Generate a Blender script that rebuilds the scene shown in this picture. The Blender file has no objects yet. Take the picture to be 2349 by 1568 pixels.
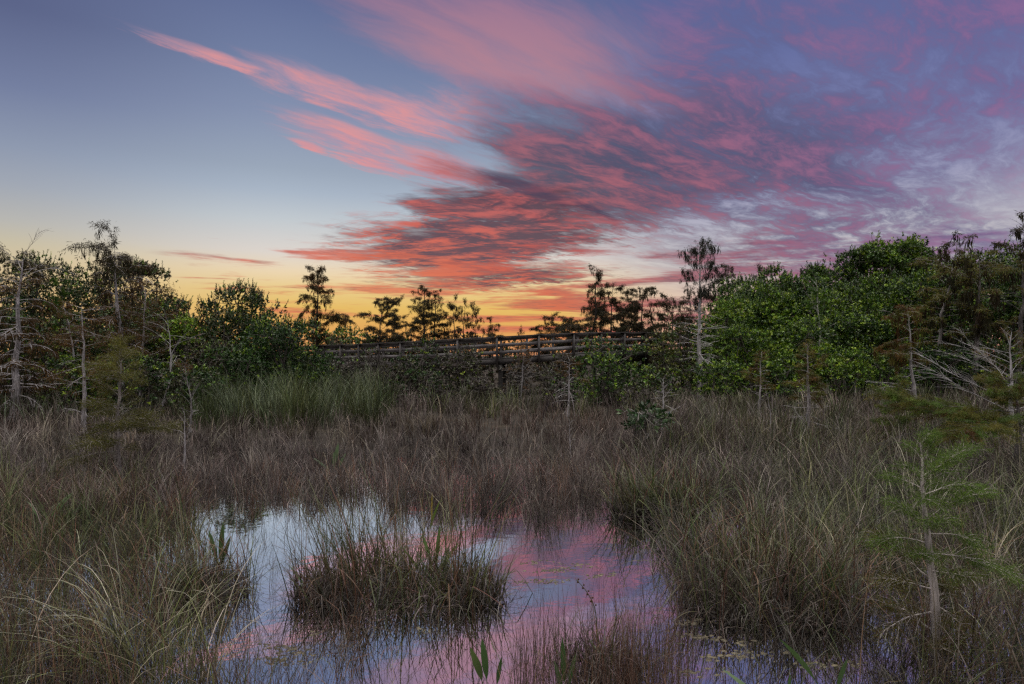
import bpy, math, random
import numpy as np
R = math.radians
SC = bpy.context.scene
COL = SC.collection

# ---------------------------------------------------------------- camera and pixel helper
FX, CX, HY, CAMZ = 1436.0, 1174.5, 815.0, 2.2      # focal length, centre and horizon of the photograph (2349 px wide)
cam_d = bpy.data.cameras.new('camera')
cam_d.sensor_width = 36.0
cam_d.lens = 36.0 * FX / 2349.0
cam_d.shift_y = (HY - 784.0) / 2349.0
cam_d.clip_start = 0.05
cam_d.clip_end = 3000.0
cam = bpy.data.objects.new('camera', cam_d)
COL.objects.link(cam)
cam.location = (0, 0, CAMZ)
cam.rotation_euler = (R(90), 0, 0)
SC.camera = cam


def X(px, Y):
    return (px - CX) / FX * Y


def Z(py, Y):
    return CAMZ + (HY - py) / FX * Y


# ---------------------------------------------------------------- colours
def lin(h):
    h = h.lstrip('#')
    o = []
    for i in (0, 2, 4):
        c = int(h[i:i + 2], 16) / 255.0
        o.append(c / 12.92 if c <= 0.04045 else ((c + 0.055) / 1.055) ** 2.4)
    return (o[0], o[1], o[2], 1.0)


# ---------------------------------------------------------------- node expression helper
class G:
    """small wrapper that writes shader maths as expressions"""
    def __init__(s, tree):
        s.t = tree
        s.n = tree.nodes
        s.l = tree.links

    def put(s, sock, v):
        if isinstance(v, E):
            s.l.new(v.s, sock)
        elif v is not None:
            if isinstance(v, (tuple, list)) and len(v) == 3 and len(sock.default_value) == 4:
                v = tuple(v) + (1.0,)
            sock.default_value = v

    def math(s, op, a, b=None, c=None, clamp=False):
        n = s.n.new('ShaderNodeMath')
        n.operation = op
        n.use_clamp = clamp
        for i, v in enumerate((a, b, c)):
            if v is not None:
                s.put(n.inputs[i], v)
        return E(s, n.outputs[0])

    def vec(s, x, y, z=0.0):
        n = s.n.new('ShaderNodeCombineXYZ')
        for i, v in enumerate((x, y, z)):
            s.put(n.inputs[i], v)
        return E(s, n.outputs[0])

    def xyz(s, v):
        n = s.n.new('ShaderNodeSeparateXYZ')
        s.put(n.inputs[0], v)
        return [E(s, o) for o in n.outputs]

    def vmath(s, op, a, b=None, out=0, scale=None):
        n = s.n.new('ShaderNodeVectorMath')
        n.operation = op
        s.put(n.inputs[0], a)
        if b is not None:
            s.put(n.inputs[1], b)
        if scale is not None:
            s.put(n.inputs['Scale'], scale)
        return E(s, n.outputs[out])

    def noise(s, v, scale=1.0, detail=4.0, rough=0.5, dist=0.0, color=False, dims='3D'):
        n = s.n.new('ShaderNodeTexNoise')
        n.noise_dimensions = dims
        s.put(n.inputs['Vector'], v)
        n.inputs['Scale'].default_value = scale
        n.inputs['Detail'].default_value = detail
        n.inputs['Roughness'].default_value = rough
        n.inputs['Distortion'].default_value = dist
        return E(s, n.outputs[1 if color else 0])

    def sm(s, v, a, b, lo=0.0, hi=1.0, kind='SMOOTHSTEP'):
        n = s.n.new('ShaderNodeMapRange')
        n.interpolation_type = kind
        s.put(n.inputs[0], v)
        for i, q in enumerate((a, b, lo, hi)):
            s.put(n.inputs[i + 1], q)
        return E(s, n.outputs[0])

    def mix(s, f, a, b, mode='MIX'):
        n = s.n.new('ShaderNodeMix')
        n.data_type = 'RGBA'
        n.blend_type = mode
        n.clamp_factor = True
        s.put(n.inputs[0], f)
        s.put(n.inputs[6], a)
        s.put(n.inputs[7], b)
        return E(s, n.outputs[2])

    def ramp(s, f, stops, interp='LINEAR', span=None):
        n = s.n.new('ShaderNodeValToRGB')
        r = n.color_ramp
        r.interpolation = interp
        if span:
            f = s.sm(f, span[0], span[1], kind='LINEAR')
            stops = [((p - span[0]) / (span[1] - span[0]), c) for p, c in stops]
        while len(r.elements) < len(stops):
            r.elements.new(0.5)
        for e, (p, c) in zip(r.elements, stops):
            e.position = p
        for e, (p, c) in zip(r.elements, stops):
            e.color = lin(c) if isinstance(c, str) else c
        s.put(n.inputs[0], f)
        return E(s, n.outputs[0])


class E:
    def __init__(s, g, sock):
        s.g, s.s = g, sock

    def __add__(s, o): return s.g.math('ADD', s, o)
    __radd__ = __add__
    def __sub__(s, o): return s.g.math('SUBTRACT', s, o)
    def __rsub__(s, o): return s.g.math('SUBTRACT', o, s)
    def __mul__(s, o): return s.g.math('MULTIPLY', s, o)
    __rmul__ = __mul__
    def __truediv__(s, o): return s.g.math('DIVIDE', s, o)
    def max(s, o): return s.g.math('MAXIMUM', s, o)
    def min(s, o): return s.g.math('MINIMUM', s, o)
    def clamp(s): return s.g.math('ADD', s, 0.0, clamp=True)


# ---------------------------------------------------------------- dusk sky: one layer of cirrus lit from under the horizon
def az_el(px, py):
    u, v = (px - CX) / FX, (HY - py) / FX
    return math.degrees(math.atan(u)), math.degrees(math.atan(v / math.hypot(1, u)))


world = bpy.data.worlds.new('World')
SC.world = world
world.use_nodes = True
wt = world.node_tree
wt.nodes.clear()
g = G(wt)
tc = wt.nodes.new('ShaderNodeTexCoord')
dirv = E(g, tc.outputs['Generated'])
dx, dy, dz = g.xyz(dirv)
az = g.math('ARCTAN2', dx, dy) * (180 / math.pi)
el = g.math('ARCSINE', dz) * (180 / math.pi)
zc = dz.max(0.0) + 0.035
ccx, ccy = dx / zc, dy / zc                 # a point on the flat cloud layer
WX, WY = 0.72, 0.694                        # the wind the fibres follow
cs = ccx * WX + ccy * WY
ct = ccx * WY - ccy * WX

# fibres drawn out along the wind
warp = g.noise(g.vec(cs * 0.7, ct * 1.2, 3.0), 1.0, 4, 0.6)
warp2 = g.noise(g.vec(cs * 0.7, ct * 1.2, 9.0), 1.0, 4, 0.6)
cs2 = cs + (warp - 0.5) * 0.5
ct2 = ct + (warp2 - 0.5) * 0.42
fib = g.noise(g.vec(cs2 * 1.25, ct2 * 5.5, 0.0), 1.0, 7, 0.66)         # long fibres
fine = g.noise(g.vec(cs2 * 5.0, ct2 * 17.0, 4.0), 1.0, 6, 0.72)       # fine combing
lump = g.noise(g.vec(cs2 * 0.9, ct2 * 2.0, 7.0), 1.0, 5, 0.6)         # broad clumps
rip = g.noise(g.vec(ccx * 2.2 + (warp - 0.5) * 0.8, ccy * 3.2 + (warp2 - 0.5), 12.0), 1.0, 6, 0.62, 0.25)    # ripples of the low bank
lump2 = g.noise(g.vec(cs2 * 2.5 + 5.0, ct2 * 5.5, 21.0), 1.0, 8, 0.66, 0.35)   # patches of the high veil
rip2 = g.noise(g.vec(ccx * 2.6 + (warp - 0.5) * 0.9, ccy * 4.6 + (warp2 - 0.5) * 1.4 + ccx * 0.5, 31.0), 1.0, 7, 0.66, 0.5)   # small ripples
low = g.noise(g.vec(az * 0.075, el * 0.95, 2.0), 1.0, 6, 0.6, 0.3)    # flat streaks over the horizon

# ragged outline for the cloud masks
wa = az + (fib - 0.5) * 8.0 + (warp - 0.5) * 6.0
we = el + (fine - 0.5) * 2.4 + (warp2 - 0.5) * 3.6
wv = g.vec(wa, we, 0.0)
sv = g.vec(az + (warp - 0.5) * 3.0, el + (fine - 0.5) * 1.2 + (warp2 - 0.5) * 1.5, 0.0)


def blob(x0, y0, x1, y1, hw, soft=1.0, v=None, core=0.0):
    """soft ellipse on the sky, given by the ends and half width it has in the photograph"""
    a0, e0 = az_el(x0, y0)
    a1, e1 = az_el(x1, y1)
    ca, ce = (a0 + a1) / 2, (e0 + e1) / 2
    ln = math.hypot(a1 - a0, e1 - e0) / 2
    hw = hw / FX * 57.3
    n = wt.nodes.new('ShaderNodeMapping')
    n.vector_type = 'TEXTURE'
    g.put(n.inputs['Vector'], v or wv)
    n.inputs['Location'].default_value = (ca, ce, 0)
    n.inputs['Rotation'].default_value = (0, 0, math.atan2(e1 - e0, a1 - a0))
    n.inputs['Scale'].default_value = (max(ln, 0.2), hw, 1)
    d = g.vmath('LENGTH', E(g, n.outputs[0]), out=1)
    return g.sm(d, 1.0 + 0.25 * soft, core, 0.0, 1.0)


def union(*b):
    r = b[0]
    for q in b[1:]:
        r = r.max(q)
    return r


# clear sky
SPAN = (0.0, 90.0)
c_mid = g.ramp(el, [(0, '#e0966a'), (2.2, '#e2a65c'), (4.2, '#e6bd68'), (5.7, '#e9cb88'), (7.2, '#ecd6b2'), (8.8, '#ddd5cd'),
                    (11.5, '#c3cacf'), (13.9, '#a9b6c6'), (15.7, '#9ba8ba'), (20, '#8592af'), (24.3, '#7280a3'), (29, '#5f6c95'),
                    (38, '#5a628c'), (55, '#a09c98'), (90, '#a8a296')], span=SPAN)
c_left = g.ramp(el, [(0, '#e3ad72'), (4, '#e0bc88'), (6.6, '#d4c19c'), (8.0, '#c8bea4'), (9.6, '#b7b6b1'), (12.1, '#a0a7b3'),
                     (14.8, '#8d98ae'), (18.7, '#737e9f'), (23.7, '#5b6488'), (38, '#5a628c'), (55, '#a09c98'), (90, '#a8a296')], span=SPAN)
c_right = g.ramp(el, [(0, '#d99484'), (3, '#ecc4a6'), (5.5, '#dcc4b4'), (8, '#c9c3c4'), (11, '#b4b2c0'), (14, '#9c9cba'), (18, '#7d82ae'),
                      (24, '#6770a1'), (30, '#5c669a'), (38, '#5e668e'), (55, '#a09c98'), (90, '#a8a296')], span=SPAN)
c_back = g.ramp(el, [(0, '#a39a9c'), (6, '#b8aca8'), (14, '#bab2b2'), (25, '#b0aeb0'), (50, '#aaa8a4'), (90, '#a8a69e')], span=SPAN)
sky = g.mix(g.sm(az, -19, -41), c_mid, c_left)
sky = g.mix(g.sm(az, 3, 17), sky, c_right)
aaz = g.math('ABSOLUTE', az)
sky = g.mix(g.sm(aaz, 55, 110), sky, c_back)

# distance from the place where the sun went down
sa, se = az_el(900, 800)
sd = g.vmath('LENGTH', g.vec((az - sa) * 0.64, el - se, 0.0), out=1)
lit = g.ramp(sd, [(0, '#e88f62'), (6, '#df7b5c'), (10.5, '#d0604f'), (13.5, '#be5f5a'), (17.5, '#a96068'), (22, '#9c6376'), (30, '#8f688e'),
                  (46, '#7d6498'), (60, '#6c5f95')], span=(0, 60))
dark = g.ramp(sd, [(0, '#9a6450'), (8, '#7a5156'), (14, '#5a4656'), (19, '#504c62'), (26, '#545676'), (40, '#5a5a88'), (60, '#5c5a8e')],
              span=(0, 60))

# 1  high violet veil on the right
veil = union(blob(1250, 230, 2500, 300, 330, core=.45), blob(1900, 20, 2700, 60, 280, core=.4), blob(1480, 570, 2700, 550, 85, core=.4))
a_veil = veil * g.sm(lump * 0.28 + lump2 * 0.42 + fib * 0.15 + fine * 0.15, 0.385, 0.56) * 0.92
tone = lump2 * 0.5 + lump * 0.15 + fib * 0.2 + fine * 0.15
veil_c = g.mix(g.sm(tone, 0.45, 0.61), g.mix(0.18, dark, lin('#6f7ab0')), g.mix(0.15, lit, lin('#9a6e90')))
sky = g.mix(a_veil, sky, veil_c)

# 2  pink band across the top and the two pink streaks on the left
band = union(blob(640, -80, 1620, 250, 80, v=sv, soft=2), blob(850, -60, 1560, 150, 110, v=sv, soft=2))
a_band = g.sm(band * 1.0 + (fib - 0.5) * 1.3 + (lump - 0.5) * 0.9, 0.12, 1.1) * g.sm(band, 0, 0.45) * 0.8
sky = g.mix(a_band, sky, g.mix(g.sm(sd, 24, 34), lin('#bb8490'), lin('#987494')))
st = union(blob(180, 18, 800, 213, 17, v=sv) * 0.75, blob(480, 108, 1010, 275, 42, v=sv), blob(700, 190, 1160, 310, 55, v=sv), blob(900, 200, 1200, 290, 60, v=sv) * 0.6,
           blob(550, 240, 1030, 385, 44, v=sv), blob(800, 320, 1200, 430, 55, v=sv), blob(650, 314, 770, 358, 14, v=sv), blob(715, 330, 1000, 408, 30, v=sv))
a_st = g.sm(st * 1.05 + (fib - 0.5) * 1.9 + (fine - 0.5) * 0.8, 0.1, 1.1) * g.sm(st, 0, 0.4) * 0.95
sky = g.mix(a_st, sky, g.mix(g.sm(fib * 0.6 + fine * 0.4, 0.40, 0.60), lin('#b494a8'), lin('#de9698')))

# 3  the broad combed mass
body = union(blob(850, 330, 1900, 500, 130), blob(930, 250, 1950, 420, 150), blob(1250, 230, 2500, 460, 200) * 0.85)
gap = union(blob(1480, 510, 2000, 450, 48, v=sv), blob(1900, 340, 2450, 470, 48, v=sv), blob(1180, 455, 1330, 495, 22, v=sv),
            blob(1000, 325, 1200, 390, 28, v=sv) * 0.7, blob(1200, 560, 1900, 540, 40, v=sv) * 0.8)
a_body = body * 1.5 + (fib - 0.5) * 1.5 + (fine - 0.5) * 0.8 + (lump - 0.5) * 0.5 + (lump2 - 0.5) * 1.2 - gap * 0.8
a_body = g.sm(a_body, 0.15, 1.3) * g.sm(body, 0.0, 0.4) * 0.92
shade = rip * 0.15 + fib * 0.2 + lump2 * 0.4 + fine * 0.25
body_c = g.mix(g.sm(shade, 0.44, 0.61), dark, lit)
sky = g.mix(a_body, sky, body_c)

# 4  red bank over the horizon
core = union(blob(660, 560, 1520, 515, 110), blob(820, 470, 1450, 470, 70), blob(760, 640, 1500, 620, 42) * 0.75)
a_core = core * 1.4 + (rip - 0.5) * 1.2 + (rip2 - 0.5) * 1.3 + (fine - 0.5) * 0.9
a_core = g.sm(a_core, 0.2, 0.95) * g.sm(core, 0.0, 0.3) * 0.95
core_c = g.mix(g.sm(rip2 * 0.75 + fine * 0.25, 0.44, 0.62), lin('#5c4450'), lit)
sky = g.mix(a_core, sky, core_c)

# 5  dark roll through the mass
roll = union(blob(1040, 365, 1350, 480, 20, v=sv), blob(1290, 450, 1440, 515, 13, v=sv) * 0.8)
sky = g.mix(g.sm(roll * 1.2 + (fine - 0.5) * 1.2, 0.2, 0.9) * 0.62, sky, lin('#463f56'))

# 6  thin flat streaks low in the west
lowm = union(blob(330, 650, 1150, 640, 90, v=sv, core=.3) * 0.85, blob(600, 610, 1700, 640, 80, v=sv, core=.5), blob(1350, 610, 2450, 590, 90, v=sv, core=.5), blob(1000, 748, 1750, 728, 62, v=sv, core=.6),
             blob(350, 570, 760, 575, 40, v=sv, core=.3) * 0.6)
a_low = g.sm(low + lowm * 0.16 - 0.14, 0.455, 0.60) * g.sm(lowm, 0.0, 0.5) * 0.88
sky = g.mix(a_low, sky, g.mix(g.sm(rip * 0.6 + fine * 0.4, 0.42, 0.54), g.mix(0.5, dark, lit), lit))

# below the horizon nothing shines
sky = g.mix(g.sm(el, -0.5, -3.0), sky, lin('#2a2826'))
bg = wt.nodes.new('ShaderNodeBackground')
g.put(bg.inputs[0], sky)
# fill light added: unseen sky overhead made far stronger, sky behind the camera dimmed
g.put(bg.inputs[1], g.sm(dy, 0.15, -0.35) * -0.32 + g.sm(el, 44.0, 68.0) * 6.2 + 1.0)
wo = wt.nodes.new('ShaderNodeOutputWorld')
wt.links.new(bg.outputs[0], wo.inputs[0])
SC.view_settings.view_transform = 'Standard'
SC.view_settings.look = 'None'
SC.view_settings.exposure = 0.0
SC.view_settings.gamma = 1.0


# ---------------------------------------------------------------- meshes from arrays
def unit(v):
    return v / np.maximum(np.linalg.norm(v, axis=-1, keepdims=True), 1e-9)


class M:
    def __init__(s):
        s.v, s.q, s.t, s.c, s.n = [], [], [], [], 0

    def add(s, V, F, C):
        V = np.asarray(V, np.float32).reshape(-1, 3)
        F = np.asarray(F, np.int64) + s.n
        (s.q if F.shape[1] == 4 else s.t).append(F)
        C = np.asarray(C, np.float32)
        if C.ndim == 1:
            C = np.tile(C, (len(V), 1))
        s.v.append(V)
        s.c.append(C.reshape(-1, 3))
        s.n += len(V)

    def build(s, name, mat, parent=None, smooth=False):
        me = bpy.data.meshes.new(name)
        V = np.concatenate(s.v) if s.v else np.zeros((0, 3), np.float32)
        q = np.concatenate(s.q) if s.q else np.zeros((0, 4), np.int64)
        t = np.concatenate(s.t) if s.t else np.zeros((0, 3), np.int64)
        me.vertices.add(len(V))
        me.vertices.foreach_set('co', V.ravel())
        li = np.concatenate([q.ravel(), t.ravel()]).astype(np.int32)
        me.loops.add(len(li))
        me.loops.foreach_set('vertex_index', li)
        st = np.concatenate([np.arange(len(q)) * 4, len(q) * 4 + np.arange(len(t)) * 3]).astype(np.int32)
        me.polygons.add(len(st))
        me.polygons.foreach_set('loop_start', st)
        me.update(calc_edges=True)
        if smooth:
            me.polygons.foreach_set('use_smooth', np.ones(len(st), bool))
        at = me.attributes.new('tint', 'FLOAT_COLOR', 'POINT')
        C = np.concatenate(s.c) if s.c else np.zeros((0, 3), np.float32)
        at.data.foreach_set('color', np.concatenate([C, np.ones((len(C), 1), np.float32)], 1).ravel())
        me.materials.append(mat)
        o = bpy.data.objects.new(name, me)
        COL.objects.link(o)
        if parent is not None:
            o.parent = parent
        return o


def tubes(m, P, Rr, sides, col):
    """tapered tubes: P (N,k,3) centre lines, Rr (N,k) radii"""
    P = np.asarray(P, np.float64)
    Rr = np.asarray(Rr, np.float64)
    if P.ndim == 2:
        P, Rr = P[None], Rr[None]
    N, k, _ = P.shape
    T = unit(np.gradient(P, axis=1))
    ref = np.where(np.abs(T[..., 2:3]) > 0.9, np.array([1.0, 0, 0]), np.array([0, 0, 1.0]))
    a = unit(np.cross(T, ref))
    b = np.cross(T, a)
    th = np.arange(sides) * 2 * math.pi / sides
    ring = a[:, :, None] * np.cos(th)[:, None] + b[:, :, None] * np.sin(th)[:, None]
    V = P[:, :, None] + ring * Rr[:, :, None, None]
    i = np.arange(N)[:, None, None] * k * sides
    j = np.arange(k - 1)[None, :, None] * sides
    h = np.arange(sides)[None, None]
    h2 = (h + 1) % sides
    F = np.stack([i + j + h, i + j + h2, i + j + sides + h2, i + j + sides + h], -1).reshape(-1, 4)
    C = np.asarray(col, np.float64)
    if C.ndim == 2:
        C = np.repeat(C, k * sides, axis=0)
    m.add(V, F, C)


def blades(m, base, L, az, th0, curl, w, c0, c1, segs=4, rng=None, kink=0.0, wfun=None, face=None):
    """ribbons that start at th0 from the vertical and bend over by curl; kink: share that is snapped"""
    N = len(base)
    t = np.linspace(0, 1, segs + 1)
    th = th0[:, None] + curl[:, None] * t[None] ** 1.7
    if kink:
        k = rng.random(N) < kink
        tk = rng.uniform(0.25, 0.8, N)
        th = th + (k[:, None] & (t[None] > tk[:, None])) * rng.uniform(0.6, 2.0, N)[:, None]
    seg = L[:, None] / segs
    thm = (th[:, 1:] + th[:, :-1]) / 2
    z = np.concatenate([np.zeros((N, 1)), np.cumsum(np.cos(thm) * seg, 1)], 1)
    r = np.concatenate([np.zeros((N, 1)), np.cumsum(np.sin(thm) * seg, 1)], 1)
    d = np.stack([np.cos(az), np.sin(az)], 1)
    P = np.empty((N, segs + 1, 3))
    P[..., :2] = base[:, None, :2] + r[..., None] * d[:, None]
    P[..., 2] = base[:, None, 2] + z
    fa = az + math.pi / 2 + (rng.uniform(-0.9, 0.9, N) if rng is not None else 0)
    if face is not None:
        fa = face
    side = np.stack([np.cos(fa), np.sin(fa), np.zeros(N)], 1)
    wt_ = (1 - t ** 2.2) * 0.92 + 0.08 if wfun is None else wfun(t)
    W = side[:, None] * (w[:, None] * wt_[None] * 0.5)[..., None]
    V = np.stack([P - W, P + W], 2)
    i = np.arange(N)[:, None] * (segs + 1) * 2
    j = np.arange(segs)[None] * 2
    F = np.stack([i + j, i + j + 1, i + j + 3, i + j + 2], -1).reshape(-1, 4)
    tt = t[None, :, None, None]
    C = c0[:, None, None] * (1 - tt) + c1[:, None, None] * tt
    C = np.broadcast_to(C, (N, segs + 1, 2, 3))
    m.add(V, F, C)


def leaves(m, pos, axis, nrm, L, W, C, fold=0.18, mid=0.5):
    """one folded diamond per leaf"""
    N = len(pos)
    axis = unit(axis)
    side = unit(np.cross(axis, nrm))
    up = np.cross(side, axis)
    L = np.broadcast_to(np.asarray(L, float), (N,))[:, None]
    W = np.broadcast_to(np.asarray(W, float), (N,))[:, None]
    V = np.stack([pos, pos + axis * L * mid + side * W / 2 + up * W * fold, pos + axis * L,
                  pos + axis * L * mid - side * W / 2 + up * W * fold], 1)
    F = np.arange(N * 4).reshape(N, 4)
    m.add(V, F, np.repeat(C, 4, axis=0))


def rand_dirs(rng, n):
    return unit(rng.normal(size=(n, 3)))


def pick(rng, cols, n, jit=0.18, p=None):
    c = np.asarray(cols, float)[rng.choice(len(cols), n, p=p)]
    return c * rng.uniform(1 - jit, 1 + jit, (n, 1)) * rng.uniform(1 - jit * 0.3, 1 + jit * 0.3, (n, 3))


# ---------------------------------------------------------------- materials
def new_mat(name):
    m = bpy.data.materials.new(name)
    m.use_nodes = True
    m.node_tree.nodes.clear()
    return m, G(m.node_tree)


def tint_mat(name, rough=0.5, transl=0.25, spec=0.4, mottling=0.3, mscale=6.0, fine=0.0):
    m, q = new_mat(name)
    a = q.n.new('ShaderNodeAttribute')
    a.attribute_name = 'tint'
    t = q.n.new('ShaderNodeTexCoord')
    nz = q.noise(E(q, t.outputs['Object']), mscale, 3, 0.6)
    f = q.sm(nz, 0.3, 0.7, 1 - mottling, 1 + mottling, 'LINEAR')
    c = E(q, q.vmath('SCALE', E(q, a.outputs['Color']), scale=f).s)
    p = q.n.new('ShaderNodeBsdfPrincipled')
    q.put(p.inputs['Base Color'], c)
    p.inputs['Roughness'].default_value = rough
    p.inputs['Specular IOR Level'].default_value = spec
    o = q.n.new('ShaderNodeOutputMaterial')
    sh = p.outputs[0]
    if transl:
        tr = q.n.new('ShaderNodeBsdfTranslucent')
        q.put(tr.inputs[0], c)
        mx = q.n.new('ShaderNodeMixShader')
        mx.inputs[0].default_value = transl
        q.l.new(p.outputs[0], mx.inputs[1])
        q.l.new(tr.outputs[0], mx.inputs[2])
        sh = mx.outputs[0]
    q.l.new(sh, o.inputs[0])
    return m


def bark_mat(name, stretch=(9, 9, 1.6), depth=0.5, rough=0.85):
    m, q = new_mat(name)
    a = q.n.new('ShaderNodeAttribute')
    a.attribute_name = 'tint'
    t = q.n.new('ShaderNodeTexCoord')
    mp = q.n.new('ShaderNodeMapping')
    mp.inputs['Scale'].default_value = stretch
    q.l.new(t.outputs['Object'], mp.inputs[0])
    n1 = q.noise(E(q, mp.outputs[0]), 3.0, 6, 0.65, 0.4)
    n2 = q.noise(E(q, t.outputs['Object']), 2.2, 4, 0.6)
    f = q.sm(n1, 0.35, 0.65, 1 - depth, 1.25) * q.sm(n2, 0.3, 0.7, 0.7, 1.2)
    c = q.vmath('SCALE', E(q, a.outputs['Color']), scale=f)
    p = q.n.new('ShaderNodeBsdfPrincipled')
    q.put(p.inputs['Base Color'], c)
    p.inputs['Roughness'].default_value = rough
    p.inputs['Specular IOR Level'].default_value = 0.2
    b = q.n.new('ShaderNodeBump')
    b.inputs['Strength'].default_value = 0.6
    b.inputs['Distance'].default_value = 0.02
    q.put(b.inputs['Height'], n1)
    q.l.new(b.outputs[0], p.inputs['Normal'])
    o = q.n.new('ShaderNodeOutputMaterial')
    q.l.new(p.outputs[0], o.inputs[0])
    return m


MAT = {
    'grass': tint_mat('dry_grass', 0.5, 0.12, 0.45, 0.25, 2.0),
    'reed': tint_mat('green_reed', 0.42, 0.14, 0.5, 0.2, 2.0),
    'leaf': tint_mat('glossy_leaf', 0.36, 0.07, 0.5, 0.3, 1.5),
    'soft': tint_mat('cypress_foliage', 0.6, 0.35, 0.3, 0.3, 1.5),
    'bark': bark_mat('pale_bark'),
    'wood': bark_mat('weathered_timber', (2.0, 14, 14), 0.45, 0.8),
    'twig': tint_mat('bare_twig', 0.8, 0.0, 0.2, 0.25, 3.0),
}

# water: dark, still, mirror like with the faintest ripple
wm, q = new_mat('still_water')
t_ = q.n.new('ShaderNodeTexCoord')
p_ = q.n.new('ShaderNodeBsdfPrincipled')
p_.inputs['Base Color'].default_value = (0.012, 0.011, 0.009, 1)
p_.inputs['Roughness'].default_value = 0.6
p_.inputs['Specular IOR Level'].default_value = 0.0
gl = q.n.new('ShaderNodeBsdfGlossy')
gl.inputs['Color'].default_value = (1.0, 1.0, 1.0, 1)
gl.inputs['Roughness'].default_value = 0.015
fr = q.n.new('ShaderNodeFresnel')
fr.inputs[0].default_value = 1.33
bp = q.n.new('ShaderNodeBump')
bp.inputs['Strength'].default_value = 0.06
bp.inputs['Distance'].default_value = 0.02
hn = q.noise(E(q, t_.outputs['Object']), 5.0, 3, 0.5)
q.put(bp.inputs['Height'], hn)
q.l.new(bp.outputs[0], gl.inputs['Normal'])
mx_ = q.n.new('ShaderNodeMixShader')
WATER_F = q.sm(E(q, fr.outputs[0]), 0.0, 0.25, 0.86, 1.0, 'LINEAR')
q.put(mx_.inputs[0], WATER_F)
q.l.new(p_.outputs[0], mx_.inputs[1])
q.l.new(gl.outputs[0], mx_.inputs[2])
ow = q.n.new('ShaderNodeOutputMaterial')
q.l.new(mx_.outputs[0], ow.inputs[0])

# wet peat
gm, q = new_mat('wet_peat')
t_ = q.n.new('ShaderNodeTexCoord')
n_ = q.noise(E(q, t_.outputs['Object']), 1.7, 6, 0.65)
p_ = q.n.new('ShaderNodeBsdfPrincipled')
q.put(p_.inputs['Base Color'], q.ramp(n_, [(0.3, (0.018, 0.014, 0.010, 1)), (0.55, (0.045, 0.035, 0.024, 1)), (0.75, (0.085, 0.066, 0.044, 1))]))
p_.inputs['Roughness'].default_value = 0.9
bp = q.n.new('ShaderNodeBump')
bp.inputs['Distance'].default_value = 0.05
q.put(bp.inputs['Height'], n_)
q.l.new(bp.outputs[0], p_.inputs['Normal'])
og = q.n.new('ShaderNodeOutputMaterial')
q.l.new(p_.outputs[0], og.inputs[0])


# ---------------------------------------------------------------- things
def tag(o, label=None, cat=None, group=None, kind=None):
    if label:
        o['label'] = label
    if cat:
        o['category'] = cat
    if group:
        o['group'] = group
    if kind:
        o['kind'] = kind
    return o


def empty(name, loc, rz=0.0):
    o = bpy.data.objects.new(name, None)
    o.empty_display_size = 0.3
    COL.objects.link(o)
    o.location = loc
    o.rotation_euler = (0, 0, rz)
    return o


def ss(x, a, b):
    t = np.clip((np.asarray(x, float) - a) / (b - a), 0, 1)
    return t * t * (3 - 2 * t)


def ground(x, y):
    x = np.asarray(x, float)
    y = np.asarray(y, float)
    z = -0.30 + 0.36 * ss(y, 9.5, 15) + 0.20 * ss(y, 15, 30) + 0.3 * ss(y, 60, 160)
    z = z + 0.05 * np.sin(x * 0.9 + y * 0.4) * np.sin(y * 0.7 - x * 0.3)
    return z


# ---------------------------------------------------------------- broadleaf bushes and trees
DARK = [(0.030, 0.076, 0.012), (0.040, 0.098, 0.015), (0.024, 0.056, 0.012)]
MIDG = [(0.065, 0.13, 0.02), (0.09, 0.165, 0.025), (0.05, 0.10, 0.018)]
YOUNG = [(0.31, 0.43, 0.03), (0.22, 0.35, 0.028), (0.15, 0.27, 0.025)]
OLIVE = [(0.065, 0.075, 0.022), (0.085, 0.085, 0.026), (0.05, 0.065, 0.02)]
RUSTL = [(0.12, 0.060, 0.022), (0.09, 0.052, 0.022), (0.10, 0.075, 0.025)]
GREYB = [(0.10, 0.085, 0.070), (0.075, 0.065, 0.05), (0.13, 0.10, 0.085)]


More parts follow.
